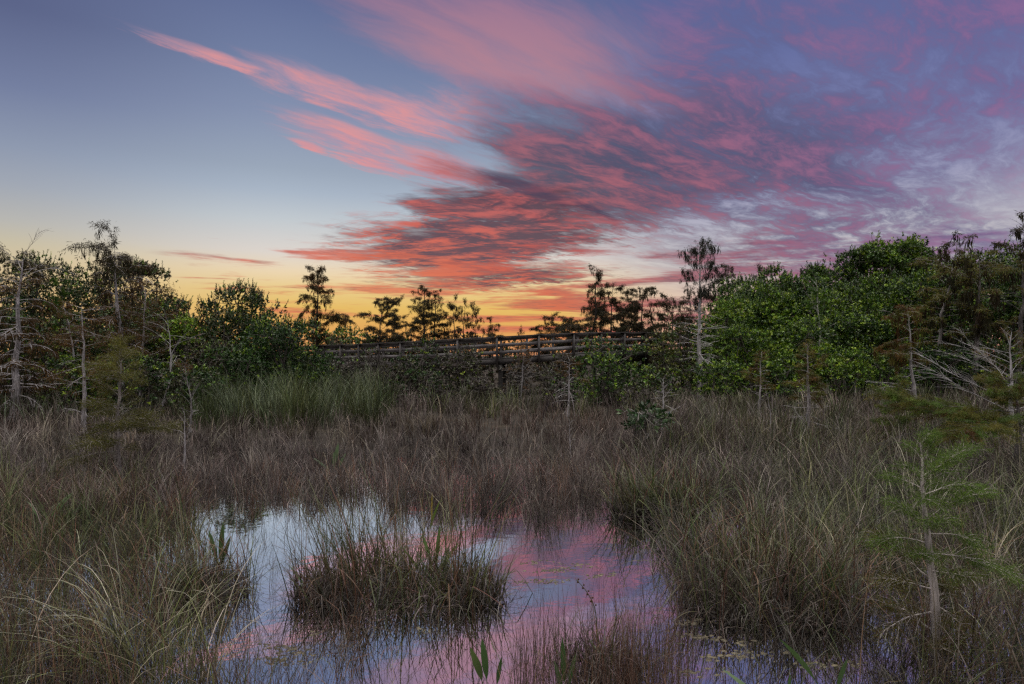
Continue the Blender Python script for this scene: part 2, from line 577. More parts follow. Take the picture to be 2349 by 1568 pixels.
def bush_meshes(rng, W, D, H, n_ros, leaf, cols=MIDG, young=0.25, base=0.05, open_=0.0, shoots=0.06, nl=8, lobes=None,
                stem_col=(0.16, 0.14, 0.13), youngc=YOUNG, trunk_h=0.0, wfrac=0.5, up=0.55, twigs=60):
    """crown of leaf rosettes over several lobes; returns (leaf mesh, wood mesh) builders"""
    ml, mw = M(), M()
    nlb = lobes or int(np.clip(9 + W * H * 0.55, 10, 34))
    ang = rng.uniform(0, 2 * math.pi, nlb)
    rad = np.sqrt(rng.uniform(0, 1, nlb)) * 0.74
    lz = rng.uniform(trunk_h + 0.08, 0.84, nlb) * H
    cap = np.sqrt(np.clip(1 - ((lz / H - trunk_h) / (1.02 - trunk_h)) ** 2.6, 0.06, 1))
    c = np.stack([np.cos(ang) * rad * cap * W / 2, np.sin(ang) * rad * cap * D / 2, lz], 1)
    rs = rng.uniform(0.75, 1.3, nlb) * min(1.25, 0.20 * min(W, H) + 0.12)
    rr = np.stack([rs, rs * min(1, D / W + .3), rs * 0.72], 1)
    rr[:, 2] = np.minimum(rr[:, 2], np.maximum(0.15, (H * 1.0 - c[:, 2])))
    # two thirds of the rosettes sit on the lobes, the rest close the mass under them
    n_in = int(n_ros * 0.22)
    pk = rng.choice(nlb, n_ros, p=(rr[:, 0] * rr[:, 2]) / (rr[:, 0] * rr[:, 2]).sum())
    d = rand_dirs(rng, n_ros)
    d[:, 2] = np.where(rng.random(n_ros) < 0.7, np.abs(d[:, 2]), d[:, 2])
    sh = rng.uniform(0.66, 1.06, n_ros) ** (1.0 + open_)
    pos = c[pk] + d * rr[pk] * sh[:, None]
    di = rand_dirs(rng, n_in)
    di[:, 2] = np.abs(di[:, 2])
    ri = rng.uniform(0.55, 0.93, n_in)[:, None] ** (1.0 + open_)
    zi = di[:, 2:3] ** 0.8
    pin = np.concatenate([di[:, :1] * W / 2 * ri, di[:, 1:2] * D / 2 * ri, (trunk_h + (0.97 - trunk_h) * zi * ri) * H], 1)
    pos[:n_in] = pin
    d[:n_in] = unit(di + rng.normal(0, .3, (n_in, 3)))
    # ragged skin: push by a few random waves
    k = rng.normal(size=(5, 3)) * 2.2
    ph = rng.uniform(0, 6, 5)
    wv_ = np.sin(pos @ k.T + ph).sum(1) / 5
    pos = pos + d * (wv_ * 0.2 * min(1.6, H * 0.25))[:, None]
    pos[:, 2] = np.maximum(pos[:, 2], base)
    out = unit(d + np.array([0, 0, up]))
    # rosettes
    n = n_ros * nl
    pr = np.repeat(pos, nl, 0)
    ax0 = np.repeat(out, nl, 0)
    rv = rand_dirs(rng, n)
    tilt = rng.uniform(0.35, 1.25, n)[:, None]
    perp = unit(rv - (rv * ax0).sum(1, keepdims=True) * ax0)
    ax = ax0 * np.cos(tilt) + perp * np.sin(tilt)
    nrm = unit(ax0 * np.sin(tilt) - perp * np.cos(tilt) + rand_dirs(rng, n) * 0.35)
    rc = pick(rng, cols, n_ros, 0.28)
    isy = rng.random(n_ros) < young * (0.35 + 1.5 * np.clip(d[:, 2], 0, 1))   # new growth comes at the tips on top
    rc[isy] = pick(rng, youngc, int(isy.sum()), 0.25)
    C = np.repeat(rc, nl, 0) * rng.uniform(0.75, 1.25, (n, 1))
    L = leaf * rng.uniform(0.65, 1.25, n)
    leaves(ml, pr + ax * (leaf * 0.12) + rand_dirs(rng, n) * leaf * 0.35, ax, nrm, L, L * wfrac, C)
    # upright leafy shoots that break the outline
    ns = int(n_ros * shoots)
    if ns:
        hi = np.argsort(-(pos[:, 2] + rng.uniform(0, 0.35 * H, n_ros)))[:ns]
        sl = rng.uniform(0.15, 0.42, ns) * min(1.0, H * 0.25)
        lean = unit(np.stack([rng.normal(0, 0.3, ns), rng.normal(0, 0.3, ns), np.ones(ns)], 1) + d[hi] * 0.35)
        per = 10
        tpos = np.tile(np.linspace(0.1, 1, per), ns)
        pp = np.repeat(pos[hi], per, 0) + np.repeat(lean * sl[:, None], per, 0) * tpos[:, None]
        axs = np.repeat(lean, per, 0)
        rv = rand_dirs(rng, ns * per)
        pe = unit(rv - (rv * axs).sum(1, keepdims=True) * axs)
        ax = axs * 0.75 + pe * 0.75
        Cc = np.repeat(pick(rng, cols + youngc[1:], ns, 0.25), per, 0)
        Ls = leaf * rng.uniform(0.6, 0.95, ns * per)
        leaves(ml, pp, ax, unit(axs - pe * 0.7), Ls, Ls * wfrac, Cc)
        tubes(mw, np.stack([pos[hi], pos[hi] + lean * sl[:, None] * 0.5, pos[hi] + lean * sl[:, None]], 1),
              np.tile([0.012, 0.008, 0.004], (ns, 1)), 3, stem_col)
    # limbs
    nst = min(nlb, 14)
    if trunk_h > 0.05:
        rt = 0.03 + 0.022 * H
        tubes(mw, [(0, 0, -0.2), (0.02 * W, 0, 0.12 * H), (0, 0.02 * W, 0.26 * H), (0.01, 0, 0.38 * H)], [rt * 1.5, rt * 1.1, rt, rt * .7], 9, np.array(stem_col) * 0.9)
    for i in range(nst):
        b0 = np.array([rng.normal(0, 0.05 * W * (0.5 if trunk_h else 1)), rng.normal(0, 0.05 * D * (0.5 if trunk_h else 1)), -0.15])
        mid = b0 * 0.6 + c[i] * 0.4 + rng.normal(0, 0.12, 3)
        mid[2] = c[i, 2] * 0.55
        p = np.stack([b0, b0 * 0.8 + mid * 0.2 + rng.normal(0, .05, 3), mid, (mid + c[i]) / 2 + rng.normal(0, 0.12, 3), c[i] + np.array([0, 0, 0.2 * rr[i, 2]])])
        r0 = 0.02 + 0.011 * H * rng.uniform(0.6, 1.2)
        tubes(mw, p, r0 * np.array([1.2, 1, .8, .55, .3]), 6, np.array(stem_col) * rng.uniform(0.8, 1.3))
    if twigs:
        j = rng.choice(n_ros, min(twigs, n_ros), replace=False)
        a = c[pk[j]]
        p1 = (a + pos[j]) / 2 + rng.normal(0, 0.12, (len(j), 3))
        tubes(mw, np.stack([a, p1, pos[j]], 1), np.tile([0.022, 0.014, 0.006], (len(j), 1)) * (0.6 + 0.08 * H), 4, stem_col)
    return ml, mw


def bush(name, label, px, Y, pytop, wpx, n_ros=None, seed=0, group=None, cat='bush', depth=None, leaf=None, wood='stems', crown='crown', zb=None, dens=1.0, **kw):
    rng = np.random.default_rng(seed + 1000)
    x = X(px, Y)
    zg = float(ground(x, Y)) if zb is None else zb
    H = Z(pytop, Y) - zg
    W = wpx / FX * Y
    D = depth or min(W, 4.5)
    leaf = leaf or max(0.085, Y * 0.0037)
    if n_ros is None:
        n_ros = int(np.clip(W * H / (leaf * leaf) * 0.85 * dens, 200, 5600))
    ml, mw = bush_meshes(rng, W, D, H, n_ros, leaf, **kw)
    root = tag(empty(name, (x, Y, zg)), label, cat, group)
    ml.build(crown, MAT['leaf'], root)
    mw.build(wood, MAT['bark'], root, True)
    return root


# ---------------------------------------------------------------- cypress
GREY = (0.36, 0.335, 0.345)
PALE = (0.62, 0.58, 0.61)
RUST = [(0.13, 0.064, 0.022), (0.17, 0.09, 0.027), (0.11, 0.07, 0.024)]
OLV = [(0.15, 0.145, 0.03), (0.19, 0.17, 0.035), (0.115, 0.13, 0.03)]
BRT = [(0.14, 0.23, 0.04), (0.19, 0.28, 0.05), (0.10, 0.17, 0.032)]
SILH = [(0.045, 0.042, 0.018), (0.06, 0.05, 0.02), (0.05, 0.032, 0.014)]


def cypress(name, label, px, Y, pytop, prof, pitch=((0, 0), (1, 20)), nb=40, r0=0.06, bark=GREY, cols=SILH, fol_from=0.4, fol=1.0, fl=0.10, fw=0.02,
            tassel=0.0, tl=0.4, lean=0.0, seed=0, group=None, cat='cypress', first=0.12, zb=None, droop=0.35, twr=1.0, bend=0.0, flare=1.8,
            extra=(), asym=None, nofol=0.0, sub=7, parts=True, hide_base=0.0, colfun=None, vdroop=0.5, twl=1.0, spr=0.22):
    """pond cypress: tapered trunk, tiers of thin limbs, feathery sprays, hanging tassels"""
    rng = np.random.default_rng(seed + 5000)
    x = X(px, Y)
    zg = float(ground(x, Y)) if zb is None else zb
    H = Z(pytop, Y) - zg
    root = tag(empty(name, (x, Y, zg)), label, cat, group)
    mt, mb, mf = M(), M(), M()
    bark = np.array(bark)
    K = 14
    tz = np.linspace(0, 1, K)
    wob = np.cumsum(rng.normal(0, 0.010 * H, (K, 2)), 0) * 0.6
    wob -= wob[0]
    ctr = np.stack([wob[:, 0] + lean * tz + bend * np.sin(tz * math.pi * 1.3), wob[:, 1] * 0.6, tz * H], 1)
    rad = r0 * ((1 - tz) * 0.92 + 0.08) * (1 + (flare - 1) * np.exp(-tz * H / 0.22))
    fine_t = np.linspace(0, 1, 40)
    cf = np.stack([np.interp(fine_t, tz, ctr[:, i]) for i in range(3)], 1)
    rf = np.interp(fine_t, tz, rad) * (1 + rng.normal(0, 0.05, 40))
    cf[0, 2] = -0.3
    tubes(mt, cf, rf, 9, bark)
    pf, pl = zip(*prof)
    qf, qp = zip(*pitch)
    golden = 2.39996
    a0 = rng.uniform(0, 6)
    T0, TD, TLn, few = [], [], [], []
    specs = []
    for i in range(nb):
        h = first + (1.0 - first) * ((i + rng.uniform(0, 0.9)) / nb) ** 0.95
        specs.append((min(h, 0.995), a0 + i * golden + rng.normal(0, 0.5), float(np.interp(h, pf, pl)) * rng.uniform(0.35, 1.2), float(np.interp(h, qf, qp)) + rng.normal(0, 15)))
    specs += [e for e in extra]
    for h, a, L, pt in specs:
        if asym is not None:
            L *= 1 + asym[0] * math.cos(a - asym[1])
        if L < 0.03:
            continue
        s = np.array([np.interp(h, tz, ctr[:, j]) for j in range(3)])
        k = 6
        t = np.linspace(0, 1, k)
        pr = R(pt)
        e = pr + (-droop * t ** 1.5 if pt > 12 else rng.normal(0, 0.3) * t - droop * 0.3 * t) + np.cumsum(rng.normal(0, 0.09, k))
        seg = L / (k - 1)
        aa = a + np.cumsum(rng.normal(0, 0.22, k))
        st = np.stack([np.cos(aa) * np.cos(e), np.sin(aa) * np.cos(e), np.sin(e)], 1) * seg
        P = s + np.concatenate([np.zeros((1, 3)), np.cumsum(st[:-1], 0)])
        rb = max(0.24 * np.interp(h, tz, rad), 0.0034 * H ** 0.5) * (0.5 + 0.5 * min(1, L / (0.16 * H + 0.1)))
        if nb <= 10:
            mb = M()
            few.append(mb)
        tubes(mb, P, rb * np.linspace(1, 0.25, k), 5, bark * rng.uniform(0.85, 1.2))
        has = h > fol_from and rng.random() > nofol
        ns = max(3, int(sub * (0.5 + L / (0.12 * H + 0.1)) * 0.7))
        tt = np.sort(rng.uniform(0.22, 1.0, ns))
        o_ = np.stack([np.interp(tt, t, P[:, j]) for j in range(3)], 1)
        dd = np.stack([np.interp(tt, t, unit(st)[:, j]) for j in range(3)], 1)
        sg = np.where(np.arange(ns) % 2 == 0, 1, -1) * rng.uniform(0.5, 1.1, ns)
        cs_, sn_ = np.cos(sg), np.sin(sg)
        d2 = np.stack([dd[:, 0] * cs_ - dd[:, 1] * sn_, dd[:, 0] * sn_ + dd[:, 1] * cs_, dd[:, 2] + rng.normal(0, 0.22, ns)], 1)
        ln = twl * L * rng.uniform(0.16, 0.42, ns) * (1.15 - 0.6 * tt)
        d2 = unit(d2)
        mid = o_ + d2 * ln[:, None] * 0.5 + rng.normal(0, 0.03, (ns, 3)) * ln[:, None]
        end = o_ + d2 * ln[:, None] + np.stack([np.zeros(ns), np.zeros(ns), -0.12 * ln], 1)
        tubes(mb, np.stack([o_, mid, end], 1), (rb * twr) * np.tile([0.42, 0.28, 0.12], (ns, 1)), 3, bark * 0.95)
        if has:
            T0.append(np.concatenate([o_, P[3:5]]))
            TD.append(np.concatenate([end - o_, P[4:6] - P[3:5]]))
            TLn.append(np.full(len(o_) + 2, h))
    if T0 and fol > 0:
        T0 = np.concatenate(T0)
        TD = np.concatenate(TD)
        TLn = np.concatenate(TLn)
        ln = np.linalg.norm(TD, axis=1)
        cnt = np.maximum(2, (ln / fl * 16 * fol).astype(int))
        ix = np.repeat(np.arange(len(T0)), cnt)
        n = len(ix)
        tt = rng.uniform(0, 1.08, n)
        pos = T0[ix] + TD[ix] * tt[:, None] + rng.normal(0, fl * spr, (n, 3))
        rv = rand_dirs(rng, n)
        ax = unit(unit(TD[ix]) * 0.55 + rv * 0.75 + np.array([0, 0, -vdroop]))
        if colfun is not None:
            C = colfun(rng, TLn[ix])
        else:
            C = np.repeat(pick(rng, cols, len(T0), 0.3), cnt, 0) * rng.uniform(0.8, 1.2, (n, 1))
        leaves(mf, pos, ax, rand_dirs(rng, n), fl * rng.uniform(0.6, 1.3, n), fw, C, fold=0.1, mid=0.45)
        if tassel:
            kk = np.where(rng.random(len(T0)) < tassel)[0]
            per = 14
            ix = np.repeat(kk, per)
            n = len(ix)
            top = T0[ix] + TD[ix] * rng.choice([0.5, 1.0], len(kk)).repeat(per)[:, None] + rng.normal(0, tl * 0.08, (n, 3))
            lt = np.repeat(rng.uniform(0.5, 1.2, len(kk)), per) * tl
            top[:, 2] -= rng.uniform(0, 0.6, n) * lt
            ax = unit(np.stack([rng.normal(0, 0.22, n), rng.normal(0, 0.22, n), -np.ones(n)], 1))
            leaves(mf, top, ax, rand_dirs(rng, n), lt * rng.uniform(0.35, 0.7, n), fw * 1.5, np.repeat(pick(rng, cols, len(kk), 0.3) * 0.8, per, 0), fold=0.1)
    mt.build('trunk', MAT['bark'], root, True)
    for b_ in few:
        b_.build('branch', MAT['bark'], root, True)
    if mb.n and not few:
        mb.build('branches', MAT['bark'], root, True)
    if mf.n:
        mf.build('crown', MAT['soft'], root)
    return root


# ---------------------------------------------------------------- ground and water
def sheet(name, xs, ys, zf, mat, col=(1, 1, 1)):
    gx, gy = np.meshgrid(xs, ys)
    V = np.stack([gx, gy, zf(gx, gy)], -1).reshape(-1, 3)
    nx, ny = len(xs), len(ys)
    i = np.arange(ny - 1)[:, None] * nx + np.arange(nx - 1)[None]
    F = np.stack([i, i + 1, i + 1 + nx, i + nx], -1).reshape(-1, 4)
    m = M()
    m.add(V, F, np.array(col))
    o = m.build(name, mat, None, True)
    o['kind'] = 'structure'
    return o


xs = np.concatenate([[-1600, -600, -200, -90], np.linspace(-45, 45, 150), [90, 200, 600, 1600]])
ys = np.concatenate([[-300, -60, -15], np.linspace(-4, 40, 130), [50, 65, 90, 140, 250, 600, 1800]])
sheet('marsh_ground', xs, ys, ground, gm)
sheet('marsh_water', np.array([-70.0, 70.0]), np.array([-40.0, 19.0]), lambda x, y: x * 0.0, wm)

# ---------------------------------------------------------------- boardwalk
TIMBER = np.array((0.135, 0.122, 0.124))
PALE_T = np.array((0.27, 0.248, 0.262))


def box(m, p0, p1, w, h, col, up=(0, 0, 1)):
    p0, p1 = np.array(p0, float), np.array(p1, float)
    t = unit(p1 - p0)
    s = unit(np.cross(t, np.array(up, float)))
    u = np.cross(s, t)
    V = [p + s * a * w / 2 + u * b * h / 2 for p in (p0, p1) for a, b in ((-1, -1), (1, -1), (1, 1), (-1, 1))]
    m.add(V, [(0, 1, 2, 3), (7, 6, 5, 4), (0, 4, 5, 1), (1, 5, 6, 2), (2, 6, 7, 3), (3, 7, 4, 0)], np.array(col))


ctrl = [(640, 45.5, 1.68), (700, 43, 1.72), (755, 40.5, 1.76), (860, 37, 1.80), (980, 33.6, 1.87), (1135, 31, 2.00), (1235, 31.5, 2.2), (1330, 33.5, 2.36), (1480, 37.5, 2.50), (1620, 42, 2.58)]
cp = np.array([(X(a, b), b, c) for a, b, c in ctrl])
dl = np.concatenate([[0], np.cumsum(np.linalg.norm(np.diff(cp[:, :2], axis=0), axis=1))])
npost = int(dl[-1] / 1.9)
sp = np.linspace(0, dl[-1], npost + 1)
pth = np.stack([np.interp(sp, dl, cp[:, i]) for i in range(3)], 1)
for _ in range(2):
    pth[1:-1] = (pth[:-2] + 2 * pth[1:-1] + pth[2:]) / 4
tan = unit(np.gradient(pth, axis=0))
nor = np.stack([tan[:, 1], -tan[:, 0], np.zeros(len(tan))], 1)        # towards the camera
bw = tag(empty('boardwalk', (0, 0, 0)), 'raised grey timber boardwalk with railings on both sides crossing the marsh', 'boardwalk')
rb = np.random.default_rng(5)
dk = M()
for i in range(len(pth) - 1):
    n = 13
    for k in range(n):
        c = pth[i] * (1 - (k + .5) / n) + pth[i + 1] * (k + .5) / n
        nn = nor[i]
        t2 = tan[i] * 0.068
        s_ = rb.uniform(0.75, 1.2)
        box(dk, c - nn * 0.80 + (0, 0, rb.normal(0, .002)), c + nn * 0.80, 0.137, 0.04, TIMBER * s_)
dk.build('deck', MAT['wood'], bw)
for side, nm in ((1, 'near'), (-1, 'far')):
    off = nor * (0.86 * side)
    fs, cap, r1, r2 = M(), M(), M(), M()
    for i in range(len(pth) - 1):
        a, b = pth[i] + off[i], pth[i + 1] + off[i + 1]
        v = rb.uniform(0.8, 1.2)
        inn = -nor[i] * (0.065 * side)
        box(fs, a + inn + (0, 0, -0.16), b + inn + (0, 0, -0.16), 0.045, 0.26, TIMBER * 0.8 * v)
        box(cap, a + (0, 0, 1.06), b + (0, 0, 1.06), 0.15, 0.042, TIMBER * v * 1.1)
        box(cap, a + inn * 1.0 + (0, 0, 0.965), b + inn * 1.0 + (0, 0, 0.965), 0.04, 0.14, TIMBER * v)
        box(r1, a + inn + (0, 0, 0.66), b + inn + (0, 0, 0.66), 0.04, 0.15, PALE_T * rb.uniform(0.8, 1.15))
        box(r2, a + inn + (0, 0, 0.30), b + inn + (0, 0, 0.30), 0.04, 0.16, PALE_T * rb.uniform(0.8, 1.15))
    fs.build('fascia_beam', MAT['wood'], bw)
    cap.build('handrail', MAT['wood'], bw)
    r1.build('rail', MAT['wood'], bw)
    r2.build('rail', MAT['wood'], bw)
    for i in range(len(pth)):
        pm = M()
        p = pth[i] + off[i]
        box(pm, p + (0, 0, -0.42), p + (0, 0, 1.035), 0.10, 0.10, TIMBER * rb.uniform(0.8, 1.25), up=tuple(nor[i]))
        pm.build('post', MAT['wood'], bw)
for i in range(1, len(pth), 2):
    for side in (1, -1):
        p = pth[i] + nor[i] * (0.62 * side) + tan[i] * 0.16
        pl = M()
        tubes(pl, np.stack([p * (1, 1, 0) + (0, 0, -0.2), p * (1, 1, 0) + (0, 0, 0.9), p + (0, 0, -0.30)]), np.array([.13, .125, .12]), 12, TIMBER * 0.55)
        pl.build('piling', MAT['wood'], bw, True)
    pb = M()
    p = pth[i] + tan[i] * 0.16
    box(pb, p - nor[i] * 0.84 + (0, 0, -0.42), p + nor[i] * 0.84 + (0, 0, -0.42), 0.14, 0.20, TIMBER * 0.6)
    pb.build('cross_beam', MAT['wood'], bw)

# the last glow of the sun that has just set
sun_d = bpy.data.lights.new('sun', 'SUN')
sun_d.energy = 0.22
sun_d.angle = R(12)
sun_d.color = (1.0, 0.62, 0.38)
sun = bpy.data.objects.new('sun', sun_d)
COL.objects.link(sun)
saz = math.atan2(850 - CX, FX)
sun.rotation_euler = (R(90 - 2.0), 0, math.pi - saz)


# ================================================================ trees, left bank
GL = 'broadleaf bushes on the left bank'
GR = 'broadleaf bushes of the right hammock'
GT = 'cypress trees around the marsh'
GF = 'cypress trees against the sunset'
GB = 'grey brush below the boardwalk'
GFB = 'low growth behind the boardwalk'


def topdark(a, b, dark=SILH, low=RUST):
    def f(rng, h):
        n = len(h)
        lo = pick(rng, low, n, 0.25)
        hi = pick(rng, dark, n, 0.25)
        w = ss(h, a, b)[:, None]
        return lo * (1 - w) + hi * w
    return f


cypress('cypress_tree', 'tall pale-trunked cypress at the far left edge, flat top hung with dark tassels', 36, 20, 590,
        [(0.1, 1.1), (0.5, 1.2), (0.7, 0.9), (0.82, 1.3), (1, 1.7)], [(0, -4), (0.6, 8), (0.8, 35), (1, 42)], nb=64, r0=0.135, bark=PALE, lean=0.22,
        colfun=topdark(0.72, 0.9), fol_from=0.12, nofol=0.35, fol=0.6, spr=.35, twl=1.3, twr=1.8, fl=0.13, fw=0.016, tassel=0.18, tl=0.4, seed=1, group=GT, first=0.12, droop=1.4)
cypress('cypress_tree', 'tall pale cypress behind the olive sapling, its flat crown draped with long tassels', 272, 22, 585,
        [(0.15, 0.7), (0.5, 0.8), (0.75, 0.9), (0.85, 1.5), (1, 1.8)], [(0, -4), (0.6, 8), (0.8, 40), (1, 48)], nb=58, r0=0.14, bark=PALE, lean=0.05, bend=0.05,
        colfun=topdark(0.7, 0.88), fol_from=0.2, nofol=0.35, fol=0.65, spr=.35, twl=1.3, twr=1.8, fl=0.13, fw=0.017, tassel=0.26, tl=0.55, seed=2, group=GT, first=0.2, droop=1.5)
cypress('cypress_tree', 'thin grey cypress just right of the tall tassel-crowned one', 321, 24, 640,
        [(0.3, 0.8), (0.8, 1.2), (1, 0.7)], [(0, 0), (1, 25)], nb=40, r0=0.075, bark=PALE, lean=0.18, cols=RUST, fol_from=0.35, nofol=0.3, fol=.6, spr=.7, twl=1.3, fl=0.14, fw=0.018, seed=3, group=GT, first=0.25)
cypress('cypress_tree', 'slim white-trunked cypress with flat rusty sprays, second from the left edge', 192, 17, 700,
        [(0.1, 0.5), (0.5, 0.9), (0.75, 0.8), (1, 0.6)], [(0, -6), (0.8, 6), (1, 22)], nb=34, r0=0.062, bark=PALE, lean=0.06, cols=RUST, fol_from=0.3, nofol=0.35, fol=.6, spr=.7, twl=1.4,
        fl=0.10, fw=0.013, seed=4, group=GT, first=0.12)
cypress('cypress_sapling', 'olive feathery young cypress standing in the grass at left', 272, 11.4, 788,
        [(0.12, 0.55), (0.3, 0.85), (0.55, 0.75), (0.8, 0.55), (1, 0.25)], [(0, 4), (0.6, 22), (1, 55)], nb=38, r0=0.055, bark=(0.45, 0.40, 0.39),
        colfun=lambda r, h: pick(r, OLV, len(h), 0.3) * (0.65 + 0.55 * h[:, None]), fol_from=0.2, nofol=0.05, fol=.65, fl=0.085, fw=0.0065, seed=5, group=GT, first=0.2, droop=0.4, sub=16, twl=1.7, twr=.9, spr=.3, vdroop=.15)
cypress('dead_sapling', 'bare white dead sapling rising from the grass between the olive cypress and the pond', 416, 11.5, 945,
        [(0.5, 0.12), (0.8, 0.3), (1, 0.25)], [(0, 30), (1, 50)], nb=9, r0=0.028, bark=PALE, fol=0, seed=6, group=GT, first=0.55, lean=0.05, bend=0.03)
cypress('dead_shrub', 'bare twiggy grey shrub in front of the left bank bushes', 436, 17.5, 838,
        [(0.2, 0.5), (0.6, 0.6), (1, 0.4)], [(0, 30), (1, 60)], nb=22, r0=0.032, bark=GREY, cols=RUST, fol_from=0.8, fol=0.3, seed=7, group=GT, first=0.25, bend=0.1)
cypress('dead_shrub', 'crooked white-barked dead shrub leaning right before the dark bushes at left', 358, 21.5, 735,
        [(0.3, 0.9), (0.7, 1.1), (1, 0.8)], [(0, 30), (1, 50)], nb=18, r0=0.05, bark=PALE, fol=0, seed=8, group=GT, first=0.3, lean=0.55, bend=0.28)
cypress('dead_shrub', 'thin crooked pale tree between the two tallest cypresses at left', 150, 22.5, 655,
        [(0.4, 0.7), (0.8, 0.9), (1, 0.6)], [(0, 30), (1, 50)], nb=18, r0=0.05, bark=PALE, cols=MIDG, fol_from=0.7, fol=0.6, fl=0.12, fw=0.05, seed=9, group=GT, first=0.45, bend=0.2)

B = bush
LB = dict(group=GL)
B('broadleaf_tree', 'dark backlit broadleaf tree behind the leftmost cypress', 40, 29, 566, 250, seed=1, cat='tree', cols=DARK + OLIVE, young=0.08, open_=0.35, dens=1.08, wood='trunk', trunk_h=0.12, **LB)
B('broadleaf_tree', 'dark broadleaf tree filling the gap between the two tall left cypresses', 165, 30, 588, 220, seed=2, cat='tree', cols=DARK + OLIVE, young=0.08, open_=0.35, dens=1.05, wood='trunk', trunk_h=0.12, **LB)
B('broadleaf_tree', 'rounded backlit tree with sky showing through it, right of the tassel-crowned cypress', 345, 29, 572, 170, seed=3, cat='tree', cols=DARK + RUSTL, young=0.05, open_=0.4, dens=0.96, wood='trunk', trunk_h=0.125, **LB)
B('broadleaf_tree', 'sparse dark tree directly behind the crown of the tassel-crowned cypress', 255, 30, 590, 190, seed=4, cat='tree', cols=DARK + OLIVE, young=0.05, open_=0.35, dens=0.88, wood='trunk', trunk_h=0.12, **LB)
for i, (px, Y, t, w, kw, lab) in enumerate([
    (20, 25.5, 700, 260, dict(cols=DARK + OLIVE, young=0.08), 'dark bush at the left edge behind the tall cypress trunk'),
    (150, 25, 720, 210, dict(cols=DARK + RUSTL, young=0.10), 'dark bush behind the slim white-trunked cypress'),
    (285, 25.5, 690, 220, dict(cols=DARK + OLIVE, young=0.12), 'dark bush behind the trunk of the tassel-crowned cypress'),
    (395, 27, 655, 150, dict(cols=DARK + RUSTL, young=0.10, open_=0.25, dens=1.22), 'backlit brownish bush stepping down from the left tree canopy'),
    (470, 27.5, 668, 150, dict(cols=RUSTL + DARK, young=0.05, open_=0.25, dens=1.22, shoots=0.08), 'rust-brown bush on the left skyline before the orange sky'),
    (568, 27, 654, 190, dict(cols=DARK + OLIVE, young=0.10, shoots=0.12, open_=0.1, dens=1.40), 'spiky-topped dark bush highest on the right end of the left bank'),
    (670, 27, 704, 150, dict(cols=DARK + OLIVE, young=0.10, shoots=0.12, open_=0.4, dens=1.31), 'dark bush left of the lone conical cypress'),
    (335, 27.5, 684, 230, dict(cols=DARK, young=0.05), 'dark bush filling the bank behind the thin grey cypress at left'),
    (515, 26, 700, 190, dict(cols=DARK + OLIVE, young=0.05), 'dark bush below the rust-brown one on the left skyline'),
    (610, 26, 712, 190, dict(cols=DARK, young=0.08), 'dark bush below the spiky-topped one at the right end of the left bank'),
    (415, 24.2, 702, 80, dict(cols=YOUNG, young=0.6), 'small bright yellow-green bush among the dark left bank bushes'),
    (470, 24, 735, 190, dict(cols=GREYB + OLIVE, young=0.0, open_=0.25, dens=1.05, twigs=160), 'grey-brown twiggy bush in the middle of the left bank'),
    (645, 24, 738, 210, dict(cols=DARK, young=0.10), 'large black-green bush at the right end of the left bank'),
    (562, 23, 775, 200, dict(cols=DARK, young=0.08), 'black-green bush behind the tall reeds'),
    (712, 24.5, 775, 110, dict(cols=DARK, young=0.12), 'dark bush at the left end of the boardwalk'),
    (60, 21.8, 835, 190, dict(cols=DARK + OLIVE, young=0.10, twigs=120), 'low dark bush behind the foot of the leftmost cypress'),
    (190, 21.5, 815, 170, dict(cols=DARK, young=0.35, youngc=YOUNG), 'low bush with pale green leaf tips behind the slim white-trunked cypress'),
    (330, 21, 815, 170, dict(cols=DARK + OLIVE, young=0.06, twigs=120), 'low dark bush behind the olive young cypress'),
    (450, 20, 830, 160, dict(cols=DARK + OLIVE, young=0.12), 'low dark bush at the left end of the tall reeds'),
]):
    B('bush', lab, px, Y, t, w, seed=20 + i, **{'dens': 1.35, **kw}, **LB)

